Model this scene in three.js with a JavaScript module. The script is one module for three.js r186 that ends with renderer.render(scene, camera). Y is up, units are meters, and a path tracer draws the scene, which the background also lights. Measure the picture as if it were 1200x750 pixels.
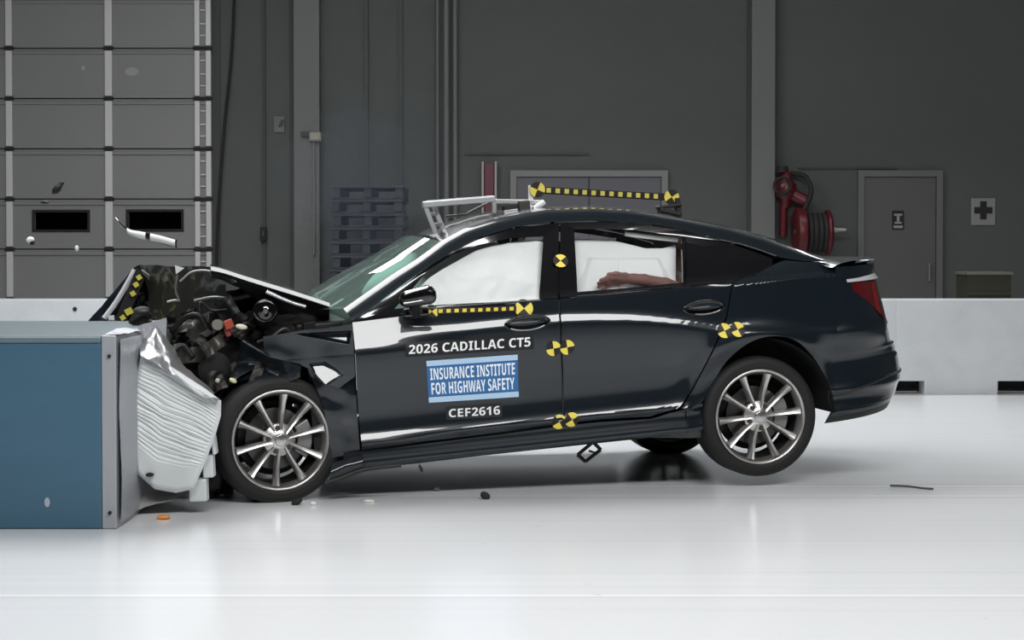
import * as THREE from 'three';
import { mergeGeometries, mergeVertices, toCreasedNormals } from 'three/addons/utils/BufferGeometryUtils.js';
import { RoundedBoxGeometry } from 'three/addons/geometries/RoundedBoxGeometry.js';
import { RectAreaLightUniformsLib } from 'three/addons/lights/RectAreaLightUniformsLib.js';
import { MarchingCubes } from 'three/addons/objects/MarchingCubes.js';
import { ImprovedNoise } from 'three/addons/math/ImprovedNoise.js';

// ------------------------------------------------------------------ camera, exposure, lights
const scene = new THREE.Scene();
scene.background = new THREE.Color(0x000000);
const renderer = new THREE.WebGLRenderer({ antialias: true });
renderer.toneMapping = THREE.LinearToneMapping;
renderer.toneMappingExposure = 1.05;
renderer.shadowMap.enabled = true;
const camera = new THREE.PerspectiveCamera(2 * Math.atan(375 / 1887) * 180 / Math.PI, 1200 / 750, .1, 60);
camera.position.set(0, 1.329, 8.5);
camera.rotation.x = -Math.PI / 180;
camera.setViewOffset(1200, 750, 0, 47, 1200, 750);
camera.updateProjectionMatrix();
RectAreaLightUniformsLib.init();
// hanging film-light banks: [x, y, z] of the centre, length along x, width, aim point, radiance
const BANKS = [
  { at: [1.4, 5.5, 5.2], size: [7.5, 1.3], aim: [.3, .6, -.6], level: 12.6 },
  { at: [-3.2, 6.4, -1.8], size: [5.2, 3.0], aim: [-2.4, 0, -1.0], level: 7 },
  { at: [1.4, 5.6, -7.0], size: [10, 1.0], aim: [1.2, .4, -1.2], level: 11 },
];

// ------------------------------------------------------------------ helpers
let seed = 20260;
const rnd = () => { seed = (seed * 1664525 + 1013904223) >>> 0; return seed / 4294967296; };
const rr = (a, b) => a + (b - a) * rnd();
const noise = new ImprovedNoise();
const used = {};
function numbered(n) { const k = used[n] || 0; used[n] = k + 1; return k ? n + '_' + String(k).padStart(3, '0') : n; }
function put(o, parent) { (parent || scene).add(o); return o; }
function obj(name, geo, m, parent, label) {
  const g = Array.isArray(geo) ? (geo.length > 1 ? join(geo) : geo[0]) : geo;
  const o = new THREE.Mesh(g, m); o.name = parent ? name : numbered(name);
  o.castShadow = o.receiveShadow = true;
  if (label) o.userData.label = label;
  return put(o, parent);
}
function join(list) { return mergeGeometries(list.map(g => { const h = g.index ? g.toNonIndexed() : g.clone(); for (const k of Object.keys(h.attributes)) if (!['position', 'normal', 'uv'].includes(k)) h.deleteAttribute(k); if (!h.attributes.uv) h.setAttribute('uv', new THREE.BufferAttribute(new Float32Array(h.attributes.position.count * 2), 2)); return h; })); }
function struct(name, geo, m, parent) { const o = obj(name, geo, m, parent); if (!parent) o.userData.kind = 'structure'; return o; }
function thing(name, label, category, p = [0, 0, 0], turn = 0, group) {
  const o = new THREE.Group(); o.name = numbered(name); scene.add(o); o.position.set(...p); o.rotation.y = turn;
  return tag(o, label, category, group);
}
function tag(o, label, category, group) { o.userData.label = label; o.userData.category = category; if (group) o.userData.group = group; return o; }
function rename(root, suffixSource) { root.name = numbered(suffixSource); return root; }
const T = (g, x = 0, y = 0, z = 0, rx = 0, ry = 0, rz = 0) => { const h = g.clone(); if (rx) h.rotateX(rx); if (ry) h.rotateY(ry); if (rz) h.rotateZ(rz); return h.translate(x, y, z); };
const box = (w, h, d, x = 0, y = 0, z = 0, r = .004) => new RoundedBoxGeometry(w, h, d, 2, Math.min(r, w * .45, h * .45, d * .45)).translate(x, y, z);
const slab = (x0, x1, y0, y1, z0, z1) => new THREE.BoxGeometry(x1 - x0, y1 - y0, z1 - z0).translate((x0 + x1) / 2, (y0 + y1) / 2, (z0 + z1) / 2);
const v3 = a => new THREE.Vector3(...a);
function tube(pts, r, seg = 24, rad = 8) { return new THREE.TubeGeometry(new THREE.CatmullRomCurve3(pts.map(v3)), seg, r, rad, false); }
function rod(a, b, r, r2 = r, n = 12) {
  const A = v3(a), B = v3(b), d = B.clone().sub(A), g = new THREE.CylinderGeometry(r2, r, d.length(), n);
  g.applyQuaternion(new THREE.Quaternion().setFromUnitVectors(new THREE.Vector3(0, 1, 0), d.clone().normalize()));
  return g.translate((A.x + B.x) / 2, (A.y + B.y) / 2, (A.z + B.z) / 2);
}
function bar(a, b, w, h, r = .003) { // rectangular bar between two points, h up
  const A = v3(a), B = v3(b), d = B.clone().sub(A), L = d.length(), g = box(L, h, w, 0, 0, 0, r);
  const x = d.normalize(), z = new THREE.Vector3().crossVectors(x, new THREE.Vector3(0, 1, 0)).normalize(), y = new THREE.Vector3().crossVectors(z, x);
  g.applyMatrix4(new THREE.Matrix4().makeBasis(x, y, z)); return g.translate((A.x + B.x) / 2, (A.y + B.y) / 2, (A.z + B.z) / 2);
}
function grid(fn, nu, nv, closed) { // fn(u, v) -> [x, y, z], counter-clockwise with u right and v up
  const p = [], uv = [], ix = [];
  for (let j = 0; j <= nv; j++) for (let i = 0; i <= nu; i++) { p.push(...fn(i / nu, j / nv)); uv.push(i / nu, j / nv); }
  for (let j = 0; j < nv; j++) for (let i = 0; i < nu; i++) { const a = j * (nu + 1) + i, b = a + 1, c = a + nu + 1, d = c + 1; ix.push(a, b, d, a, d, c); }
  const g = new THREE.BufferGeometry(); g.setAttribute('position', new THREE.Float32BufferAttribute(p, 3)); g.setAttribute('uv', new THREE.Float32BufferAttribute(uv, 2)); g.setIndex(ix); g.computeVertexNormals(); return g;
}
function sample(poly, smooth) { // poly: points; returns f(t) by length
  let pts = poly;
  if (smooth && poly.length > 2) { const c = new THREE.CatmullRomCurve3(poly.map(q => new THREE.Vector3(q[0], q[1], q[2] || 0)), false, 'centripetal'); pts = []; const n = (poly.length - 1) * 8; for (let i = 0; i <= n; i++) { const q = c.getPoint(i / n); pts.push([q.x, q.y, q.z]); } }
  const L = [0]; for (let i = 1; i < pts.length; i++) L.push(L[i - 1] + Math.hypot(...pts[i].map((v, k) => v - pts[i - 1][k])));
  return t => { const s = t * L[L.length - 1]; let i = 1; while (i < pts.length - 1 && L[i] < s) i++; const f = L[i] === L[i - 1] ? 0 : (s - L[i - 1]) / (L[i] - L[i - 1]); return pts[i].map((v, k) => pts[i - 1][k] + (v - pts[i - 1][k]) * f); };
}
function coonsMap(b, r, t, l, smooth = {}) { // b, t left to right; l, r bottom to top
  const B = sample(b, smooth.b), R = sample(r, smooth.r), Tp = sample(t, smooth.t), L = sample(l, smooth.l);
  const c00 = B(0), c10 = B(1), c01 = Tp(0), c11 = Tp(1);
  return (u, v) => { const p = B(u), q = Tp(u), a = L(v), d = R(v); return p.map((_, k) => (1 - v) * p[k] + v * q[k] + (1 - u) * a[k] + u * d[k] - ((1 - u) * (1 - v) * c00[k] + u * (1 - v) * c10[k] + (1 - u) * v * c01[k] + u * v * c11[k])); };
}
function sheet(map, nu, nv, zf, hem = .022) { // a pressed panel over a Coons patch: rounded edge and a flange turned inwards
  const g = grid((u, v) => { const p = map(u, v); return [p[0], p[1], zf(p[0], p[1], u, v)]; }, nu, nv);
  if (!hem) return g;
  const pos = g.attributes.position, ring = [];
  for (let i = 0; i <= nu; i++) ring.push(i);
  for (let j = 1; j <= nv; j++) ring.push(j * (nu + 1) + nu);
  for (let i = nu - 1; i >= 0; i--) ring.push(nv * (nu + 1) + i);
  for (let j = nv - 1; j >= 1; j--) ring.push(j * (nu + 1));
  const p = [], ix = [], n = ring.length;
  for (const [dz] of [[0], [-.006], [-hem]]) for (const k of ring) p.push(pos.getX(k), pos.getY(k), pos.getZ(k) + dz);
  for (let s = 0; s < 2; s++) for (let i = 0; i < n; i++) { const a = s * n + i, b = s * n + (i + 1) % n; ix.push(a + n, b + n, b, a + n, b, a); }
  const h = new THREE.BufferGeometry(); h.setAttribute('position', new THREE.Float32BufferAttribute(p, 3)); h.setIndex(ix); h.computeVertexNormals();
  return join([g, h]);
}
function mirror(g) { // to the other side of the car
  const h = (g.index ? g.toNonIndexed() : g.clone()), p = h.attributes.position, n = h.attributes.normal, u = h.attributes.uv;
  for (let i = 0; i < p.count; i++) { p.setZ(i, -p.getZ(i)); if (n) n.setZ(i, -n.getZ(i)); }
  const swap = (a, k, w) => { const A = []; for (let c = 0; c < w; c++) { A.push(a.array[(k + 1) * w + c]); a.array[(k + 1) * w + c] = a.array[(k + 2) * w + c]; a.array[(k + 2) * w + c] = A[c]; } };
  for (let k = 0; k < p.count; k += 3) { swap(p, k, 3); if (n) swap(n, k, 3); if (u) swap(u, k, 2); }
  return h;
}
function extrude(pts, depth, bevel = .003, holes = []) {
  const s = new THREE.Shape(pts.map(q => new THREE.Vector2(q[0], q[1]))); for (const h of holes) s.holes.push(new THREE.Path(h.map(q => new THREE.Vector2(q[0], q[1]))));
  return new THREE.ExtrudeGeometry(s, { depth, bevelEnabled: bevel > 0, bevelThickness: bevel, bevelSize: bevel, bevelSegments: 2, curveSegments: 16 });
}
const lathe = (pts, n = 64) => new THREE.LatheGeometry(pts.map(q => new THREE.Vector2(q[0], q[1])), n);
function crumple(g, amp, freq, k = 0) { // dents a sheet
  const h = g.index ? g : mergeVertices(g), p = h.attributes.position; h.computeVertexNormals(); const n = h.attributes.normal;
  for (let i = 0; i < p.count; i++) { const x = p.getX(i) * freq + k, y = p.getY(i) * freq + k * 1.7, z = p.getZ(i) * freq; const d = amp * (noise.noise(x, y, z) + .5 * Math.abs(noise.noise(x * 2.1, y * 2.1, z * 2.1 + 7))); p.setXYZ(i, p.getX(i) + n.getX(i) * d, p.getY(i) + n.getY(i) * d, p.getZ(i) + n.getZ(i) * d); }
  h.computeVertexNormals(); return h;
}

// ------------------------------------------------------------------ materials
const lin = (r, g, b) => new THREE.Color().setRGB(r, g, b);
function mat(color, roughness = .6, metalness = 0, extra = {}) { const c = color instanceof THREE.Color ? color : new THREE.Color(color); return new THREE.MeshPhysicalMaterial({ color: c, roughness, metalness, side: THREE.DoubleSide, ...extra }); }
function canvasTex(w, h, draw, srgb = true) { const c = document.createElement('canvas'); c.width = w; c.height = h; draw(c.getContext('2d'), w, h); const t = new THREE.CanvasTexture(c); if (srgb) t.colorSpace = THREE.SRGBColorSpace; t.anisotropy = 8; return t; }
function noiseTex(n, fn, srgb) { // grey map, wraps
  const d = new Uint8Array(n * n * 4); for (let j = 0; j < n; j++) for (let i = 0; i < n; i++) { const v = Math.max(0, Math.min(255, fn(i / n, j / n) * 255)); const k = (j * n + i) * 4; d[k] = d[k + 1] = d[k + 2] = v; d[k + 3] = 255; }
  const t = new THREE.DataTexture(d, n, n); t.wrapS = t.wrapT = THREE.RepeatWrapping; t.magFilter = THREE.LinearFilter; if (srgb) t.colorSpace = THREE.SRGBColorSpace; t.needsUpdate = true; return t;
}
function wrapNoise(u, v, f, k) { const a = 2 * Math.PI; const R = f / a; return noise.noise(R * Math.cos(a * u) + k, R * Math.sin(a * u) + R * Math.cos(a * v) * .9 + k * 2, R * Math.sin(a * v) - k); }
const mottle = noiseTex(512, (u, v) => .86 + .1 * wrapNoise(u, v, 9, 3) + .08 * wrapNoise(u, v, 34, 11) + .05 * wrapNoise(u, v, 120, 5), true);
const faint = noiseTex(256, (u, v) => .95 + .03 * wrapNoise(u, v, 5, 3) + .015 * wrapNoise(u, v, 60, 5), true);
const grain = noiseTex(512, (u, v) => .5 + .3 * wrapNoise(u, v, 60, 2) + .3 * wrapNoise(u, v, 190, 8));
const rep = (t, x, y) => { const c = t.clone(); c.repeat.set(x, y); c.needsUpdate = true; return c; };
const M = {
  wall: mat(lin(.093, .101, .096), .8, 0, { map: rep(faint, 2, 1), bumpMap: rep(grain, 8, 4), bumpScale: .0015 }),
  wallDark: mat(lin(.06, .062, .06), .8),
  column: mat(lin(.135, .137, .135), .6),
  ceiling: mat(lin(.12, .12, .12), .9),
  doorPanel: mat(lin(.225, .225, .225), .55, .1, { bumpMap: rep(grain, 3, 2), bumpScale: .001 }),
  stile: mat(lin(.62, .62, .61), .45, .2),
  rubber: mat(lin(.012, .012, .012), .75),
  concrete: mat(lin(.68, .71, .735), .55, 0, { map: rep(faint, 1, 1) }),
  barrierBlue: mat(lin(.062, .15, .225), .4, 0, { map: rep(faint, 1, 1) }),
  steelPale: mat(lin(.4, .415, .44), .45, .35),
  aluminium: mat(lin(.6, .615, .63), .34, .75),
  honey: mat(lin(.66, .69, .69), .5, .2),
  paint: mat(lin(.006, .0105, .015), .3, 0, { specularIntensity: .55, clearcoat: 1, clearcoatRoughness: .03 }),
  gloss: mat(lin(.004, .004, .005), .12, 0, { clearcoat: 1, clearcoatRoughness: .03 }),
  plastic: mat(lin(.012, .012, .012), .55),
  under: mat(lin(.005, .005, .005), .85),
  tyre: mat(lin(.0075, .007, .0065), .7),
  rim: mat(lin(.62, .6, .575), .3, .9),
  rimDark: mat(lin(.05, .048, .046), .4, .7),
  disc: mat(lin(.1, .1, .1), .35, .9),
  chrome: mat(lin(.8, .8, .8), .12, 1),
  glass: mat(lin(.95, .97, .965), .02, 0, { transmission: 1, thickness: 0, ior: 1.5 }),
  screen: mat(lin(.5, .7, .63), .02, 0, { transmission: .84, thickness: 0, ior: 1.5 }),
  glassGreen: mat(lin(.3, .52, .44), .02, 0, { transmission: 1, thickness: 0, ior: 1.5 }),
  curtain: mat(lin(.93, .93, .93), .85, 0, { bumpMap: rep(grain, 6, 6), bumpScale: .0008 }),
  red: mat(lin(.09, .006, .01), .4),
  lampRed: mat(lin(.09, .004, .006), .12, 0, { clearcoat: 1 }),
  metalGrey: mat(lin(.3, .3, .29), .4, .8),
  metalDark: mat(lin(.07, .068, .06), .45, .6),
  interior: mat(lin(.02, .02, .02), .8),
  skinDummy: mat(lin(.2, .095, .08), .6),
  white: mat(lin(.8, .8, .8), .5),
  orange: mat(lin(.75, .27, .03), .4),
  pallet: mat(lin(.05, .056, .066), .8),
};
/*SHAPE*/
// half width of the car's side skin over (x along the car, y up), in the car's own metres
const MID = [[.05,.78],[.1,.835],[.125,.86],[.15,.882],[.16,.885],[.19,.877],[.225,.868],[.248,.868],[.27,.885],[.282,.895],[.292,.891],[.316,.8815],[.345,.876],[.4,.874],[.5,.886],[.6,.912],[.68,.932],[.75,.939],[.815,.941],[.825,.938],[.844,.9302],[.863,.9224],[.876,.9195],[.9,.917],[.93,.9145],[.95,.912],[.957,.895],[.97,.876],[1.06,.824],[1.16,.765],[1.26,.705],[1.36,.645],[1.46,.58],[1.56,.5]];
const FRONT = [[.05,.78],[.1,.835],[.125,.86],[.15,.882],[.16,.885],[.19,.877],[.22,.87],[.24,.878],[.26,.902],[.268,.899],[.3,.886],[.33,.874],[.4,.871],[.5,.888],[.59,.91],[.66,.928],[.71,.934],[.755,.936],[.765,.934],[.775,.931],[.8,.9208],[.84,.9044],[.9,.8798],[.925,.8696],[.94,.8635],[.953,.857],[1.06,.797],[1.16,.742],[1.26,.69],[1.36,.638],[1.46,.58],[1.56,.5]];
function table(t, y) {
  if (y <= t[0][0]) return t[0][1];
  const n = t.length; if (y >= t[n - 1][0]) return t[n - 1][1];
  let i = 0; while (t[i + 1][0] < y) i++;
  const sl = k => (t[k + 1][1] - t[k][1]) / (t[k + 1][0] - t[k][0]);
  const m = k => { if (k <= 0) return sl(0); if (k >= n - 1) return sl(n - 2); const a = sl(k - 1), b = sl(k); return a * b <= 0 ? 0 : 2 * a * b / (a + b); };
  const h = t[i + 1][0] - t[i][0], s = (y - t[i][0]) / h, s2 = s * s, s3 = s2 * s;
  return (2 * s3 - 3 * s2 + 1) * t[i][1] + (s3 - 2 * s2 + s) * h * m(i) + (3 * s2 - 2 * s3) * t[i + 1][1] + (s3 - s2) * h * m(i + 1);
}
const sstep = (a, b, x) => { const t = Math.min(1, Math.max(0, (x - a) / (b - a))); return t * t * (3 - 2 * t); };
const CREASE = [[1.0, .845], [1.3, .848], [1.57, .846], [1.8, .832], [1.98, .815], [2.25, .77], [2.49, .715], [2.92, .665], [3.4, .63]];
function bodyZ(x, y) {
  const yc = table(CREASE, x), lo = .45, hi = .945;
  const yw = y <= lo || y >= hi ? y : y < yc ? lo + (y - lo) * (.845 - lo) / (yc - lo) : .845 + (y - yc) * (hi - .845) / (hi - yc);
  const zm = table(MID, yw), zf = table(FRONT, y), k = sstep(.55, 1.1, x);
  let z = zf + (zm - zf) * k;
  if (x > 2.4) z -= .12 * ((x - 2.4) / 1.3) ** 2;
  if (x < .2) z -= .06 * (.2 - x) ** 2;
  if (y < .94) { const r = Math.hypot(x - 2.71, y - .19); z += .022 * Math.exp(-(((r - .46) / .06) ** 2)); }
  return z;
}
/*END*/
// ------------------------------------------------------------------ the test hall
const BACK = -9.5;
const floorMap = canvasTex(2048, 2048, (c, w, h) => { // 20 m by 20 m painted floor, streaked along the track
  c.fillStyle = '#e3e5e7'; c.fillRect(0, 0, w, h);
  for (let i = 0; i < 900; i++) { const y = rnd() * h, x = rnd() * w, l = rr(60, 900); c.fillStyle = rnd() < .5 ? `rgba(196,197,200,${rr(.05, .22)})` : `rgba(240,241,242,${rr(.05, .3)})`; c.fillRect(x, y, l, rr(1, 3)); }
  const Y = z => (z + 10) / 20 * h; // floor spans z -10 to 10
  c.fillStyle = '#f4f4f4'; for (const [z, t, x0, x1] of [[-.63, 3.5, 200, 1330], [-.26, 3, 0, 2048], [2.28, 4, 0, 2048]]) c.fillRect(x0, Y(z), x1 - x0, t);
  c.fillStyle = 'rgba(120,120,122,.35)'; for (const [z, t] of [[-.68, 1.5], [-.2, 1.5], [2.32, 1]]) c.fillRect(0, Y(z), w, t);
  for (let i = 0; i < 500; i++) { c.fillStyle = `rgba(120,118,115,${rr(.05, .25)})`; const r = rr(.5, 1.6); c.fillRect(rnd() * w, rnd() * h, r * 2, r); }
});
const M_floor = mat(0xffffff, .2, 0, { map: floorMap, bumpMap: rep(grain, 20, 20), bumpScale: .0002 });
{
  const top = slab(-12, 12, -.2, 0, -10, 10); const q = top.attributes; for (let i = 0; i < q.position.count; i++) q.uv.setXY(i, (q.position.getX(i) + 10) / 20, 1 - (q.position.getZ(i) + 10) / 20);
  struct('floor', top, M_floor);
}
struct('wall_back', slab(-12, 12, 0, 7.6, BACK - .25, BACK), M.wall);
struct('wall_left', slab(-12.2, -12, 0, 7.6, BACK - .25, 10), M.wall);
struct('wall_right', slab(12, 12.2, 0, 7.6, BACK - .25, 10), M.wall);
struct('wall_front', slab(-12.2, 12.2, 0, 7.6, 10, 10.2), mat(lin(.02, .02, .021), .95));
struct('ceiling', slab(-12.2, 12.2, 7.6, 7.8, BACK - .25, 10.2), M.ceiling);

const wx = px => (px - 600) / 104.83, wy = py => 1.329 - (py - 295) / 104.83; // the back wall was surveyed at 104.83 units to the metre
// the two wide steel columns and the ribs of the wall, each its own piece of the setting
function rib(name, x0, x1, proud, m, y1 = 7.6) { const o = struct(name, slab(x0, x1, 0, y1, BACK, BACK + proud), m); return o; }
rib('trim_1', -2.413, -2.132, .16, M.column);
rib('trim_2', 2.652, 2.909, .16, M.column);
rib('trim_3', 2.909, 2.967, .03, M.wallDark);
rib('trim_4', -2.781, -2.747, .035, M.wallDark);
rib('trim_5', -1.641, -1.603, .045, M.wall);
rib('trim_6', -1.259, -1.221, .03, M.wall);
rib('trim_7', -3.32, -3.253, .02, M.wallDark);
rib('trim_8', 2.623, 2.652, .05, M.wallDark);
rib('trim_9', -2.48, -2.413, .03, M.wallDark);
for (const [a, b] of [[511.5, 515], [520, 527], [531, 536.5]]) { // down pipes
  const p = obj('wall_pipe', rod([wx((a + b) / 2), 0, BACK + .08], [wx((a + b) / 2), 7.5, BACK + .08], (b - a) / 2 / 104.8, undefined, 16), M.column);
  tag(p, ['leftmost of three vertical pipes on the grey back wall', 'middle and thickest of three vertical pipes on the back wall', 'rightmost of three vertical pipes on the grey back wall'][[511.5, 520, 531].indexOf(a)], 'pipe');
}
rib('trim_10', 2.909, 2.938, .06, M.wallDark);
for (const [x0, x1, y, n] of [[935, 1050, 197, 11], [545, 690, 181, 12]]) struct('trim_' + n, slab(wx(x0), wx(x1), wy(y + 1), wy(y - 1), BACK, BACK + .02), M.wallDark);

// sectional overhead door
const door = new THREE.Group(); door.name = 'door_1'; door.userData.kind = 'structure'; scene.add(door);
{
  const x0 = -8.4, x1 = -3.339, h = .558, yb = .8 - 0;
  for (let i = -2; i < 9; i++) {
    const y = yb + i * h; if (y + h < 0) continue;
    const low = Math.max(.0, y), xs = [-8.4, -6.821, -5.59, -4.483, x1];
    for (let k = 0; k < 4; k++) {
      const holes = i === 1 && k > 1;
      const a = xs[k], b = xs[k + 1];
      const face = [[a + .004, low + .01], [b - .004, low + .01], [b - .004, y + h - .01], [a + .004, y + h - .01]];
      const vent = k === 2 ? [42.5, 105, 248.5, 269.5] : [152, 214.5, 248, 269];
      const hole = holes ? [[[wx(vent[0]), wy(vent[3])], [wx(vent[1]), wy(vent[3])], [wx(vent[1]), wy(vent[2])], [wx(vent[0]), wy(vent[2])]]] : [];
      const pn = obj('door_panel', T(extrude(face, .04, .004, hole), 0, 0, BACK + .02), M.doorPanel, door);
      if (holes) { const cx = (wx(vent[0]) + wx(vent[1])) / 2, cy = (wy(vent[2]) + wy(vent[3])) / 2, w = wx(vent[1]) - wx(vent[0]), hh = wy(vent[2]) - wy(vent[3]);
        const fr = [[-w / 2 - .02, -hh / 2 - .02], [w / 2 + .02, -hh / 2 - .02], [w / 2 + .02, hh / 2 + .02], [-w / 2 - .02, hh / 2 + .02]], inn = [[-w / 2, -hh / 2], [-w / 2, hh / 2], [w / 2, hh / 2], [w / 2, -hh / 2]];
        obj('window_frame', T(extrude(fr, .012, .004, [inn]), cx, cy, BACK + .06), M.rubber, pn); obj('slot_dark', slab(cx - w / 2, cx + w / 2, cy - hh / 2, cy + hh / 2, BACK + .022, BACK + .028), mat(lin(.001, .001, .001), 1, 0, { specularIntensity: 0 }), pn); }  // black plate stands in for the darkness of the open vent slot
    }
    if (y < -.3) continue;
    for (const [a, b] of [[-111, -103], [10.5, 18], [126, 134.5], [230.5, 236.5], [243.5, 249.5]]) obj('door_stile', box(wx(b) - wx(a), h - .055, .03, (wx(a) + wx(b)) / 2, y + h / 2, BACK + .08, .006), M.stile, door);
    for (const [a, b] of [[9, 20], [124.5, 136], [229, 251]]) obj('hinge', box(wx(b) - wx(a), .032, .035, (wx(a) + wx(b)) / 2, y + h, BACK + .085, .006), M.rubber, door);
    obj('door_rail', box(x1 - x0, .035, .03, (x0 + x1) / 2, y + h - .05, BACK + .07, .008), M.doorPanel, door);
    for (const yy of [.14, .27, .42]) obj('stile_clip', box(-3.406 - -3.463, .016, .02, -3.434, y + yy, BACK + .08), M.stile, door);
  }
}
tag(obj('paint_scuff', T(new THREE.CircleGeometry(.5, 7).scale(.16, .1, 1), -4.226, 3.332, BACK + .0655), mat(lin(.34, .34, .34), .7)), 'pale patch of bare filler on a door panel near the top', 'patch');
tag(obj('paint_scuff', T(new THREE.CircleGeometry(.5, 6).scale(.05, .05, 1), -4.765, 3.37, BACK + .0655), mat(lin(.36, .36, .36), .7)), 'tiny pale chip on a door panel beside the larger patch', 'patch');

// double door behind the car, plain door on the right
function frameDoor(n, x0, x1, yTop, m, mf, leaves) {
  const d = new THREE.Group(); d.name = 'door_' + n; d.userData.kind = 'structure'; scene.add(d); const f = .07;
  obj('door_frame', [slab(x0, x0 + f, 0, yTop, BACK, BACK + .06), slab(x1 - f, x1, 0, yTop, BACK, BACK + .06), slab(x0 + f, x1 - f, yTop - f, yTop, BACK, BACK + .06)], mf, d);
  const w = (x1 - x0 - 2 * f) / leaves;
  for (let i = 0; i < leaves; i++) { const l = obj('door_leaf', box(w - .008, yTop - f - .01, .035, x0 + f + w * (i + .5), (yTop - f) / 2, BACK + .022, .004), m, d); obj('handle', rod([x0 + f + w * (i + (i ? .1 : .9)), 1.0, BACK + .08], [x0 + f + w * (i + (i ? .1 : .9)), 1.2, BACK + .08], .012), M.metalGrey, l); }
}
frameDoor(2, -.019, 1.736, 2.235, mat(lin(.105, .105, .12), .6), mat(lin(.17, .17, .17), .5), 2);
frameDoor(3, 3.854, 4.798, 2.235, mat(lin(.088, .09, .086), .6), mat(lin(.12, .12, .116), .5), 1);

// cable, junction box and small fittings
tag(obj('hanging_cable', tube([[-3.043, 5.4, BACK + .07], [-3.11, 3.571, BACK + .08], [-3.196, 2.712, BACK + .08], [-3.282, 1.472, BACK + .07], [-3.291, .6, BACK + .06]], .016, 40, 8), M.rubber), 'black cable slanting down the wall beside the overhead door', 'cable');
{
  const j = thing('junction_box', 'small tan junction box on the left steel column', 'electrical box', [-2.17, 2.598, BACK + .16]);
  obj('box_body', box(.13, .1, .08, 0, 0, .04, .012), mat(lin(.3, .28, .22), .5), j); obj('box_lid', box(.1, .07, .012, 0, 0, .085), mat(lin(.34, .32, .26), .5), j); obj('conduit', rod([-.02, -.05, .03], [-.02, -1.3, .03], .012), mat(lin(.2, .2, .16), .5), j); obj('bracket', box(.12, .05, .05, -.1, .03, .03), M.wallDark, j);
  const b = thing('wall_bracket', 'small grey bracket on the wall left of the column', 'bracket', [-2.595, 2.75, BACK]);
  obj('plate', box(.12, .18, .02, 0, 0, .01), M.column, b); obj('arm', rod([0, -.02, .02], [.06, .05, .12], .014), M.column, b);
  const k = thing('wall_switch', 'small dark switch box low on the wall left of the column', 'switch', [-2.766, 1.529, BACK + .035]);
  obj('box_body', box(.07, .16, .05, 0, 0, .025, .01), M.rubber, k); obj('lever', box(.02, .06, .03, 0, 0, .06), M.wallDark, k);
}
{ // dark red upright between two pale edges
  const r = thing('red_locker', 'narrow dark red wall cabinet with two pale edge strips', 'cabinet', [-.253, 0, BACK]);
  obj('cabinet_body', box(.105, 2.312 - .9, .1, 0, (2.312 + .9) / 2, .05, .006), mat(lin(.11, .022, .035), .5), r);
  for (const s of [-1, 1]) obj('edge_strip', box(.026, 2.331 - .9, .12, s * .072, (2.331 + .9) / 2, .06, .004), mat(lin(.34, .31, .31), .5), r);
}
{ // fire hose reel and valve by the right column
  const r = thing('fire_hose_reel', 'red fire hose reel with dark hose beside the right column', 'hose reel', [3.291, 1.539, BACK]);
  for (const [x, w, R] of [[-.135, .11, .27], [.165, .06, .25]]) obj('flange', T(lathe([[.03, -w / 2], [R - .02, -w / 2], [R, -w / 2 + .02], [R, w / 2 - .02], [R - .02, w / 2], [.03, w / 2]], 40), x, 0, .34, 0, 0, Math.PI / 2), M.red, r);
  obj('hose', T(mergeGeometries([0, 1, 2, 3].map(i => new THREE.TorusGeometry(.19, .032, 10, 40).rotateY(Math.PI / 2).translate(-.04 + i * .056, 0, 0))), 0, 0, .34), M.rubber, r);
  obj('axle', rod([-.2, 0, .34], [.24, 0, .34], .035), M.metalDark, r); obj('bracket', [box(.05, .5, .04, 0, 0, .02), box(.04, .06, .34, .02, 0, .17)], M.red, r);
  obj('nozzle', [rod([.24, .03, .34], [.37, .03, .36], .032, .02), rod([.2, .03, .34], [.25, .03, .34], .04)], M.metalGrey, r);
  obj('feed_hose', tube([[-.08, .25, .3], [.0, .45, .26], [-.05, .62, .2], [-.2, .66, .12]], .028, 30, 8), M.rubber, r);
  const v = thing('fire_valve', 'red fire valve with black cap above the hose reel', 'valve', [3.033, 2.006, BACK]);
  obj('valve_body', lathe([[.0, -.2], [.05, -.19], [.06, -.1], [.11, -.06], [.12, .06], [.07, .12], [.06, .2], [0, .21]], 28).translate(0, 0, .16), M.red, v);
  obj('outlet', [rod([0, 0, .16], [.2, -.12, .2], .065, .075, 20), rod([.2, -.12, .2], [.23, -.14, .205], .085, .085, 20)], M.red, v);
  obj('cap', [rod([-.04, .2, .16], [-.04, .27, .16], .07, .06, 20)], M.rubber, v); obj('hand_wheel', T(new THREE.TorusGeometry(.09, .016, 8, 28), -.06, .05, .29), M.rubber, v); obj('stem', rod([-.03, .04, .16], [-.06, .05, .3], .02), M.metalDark, v); obj('pipe', rod([-.02, -.5, .1], [-.02, -.15, .16], .045), M.red, v);
}
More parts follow.
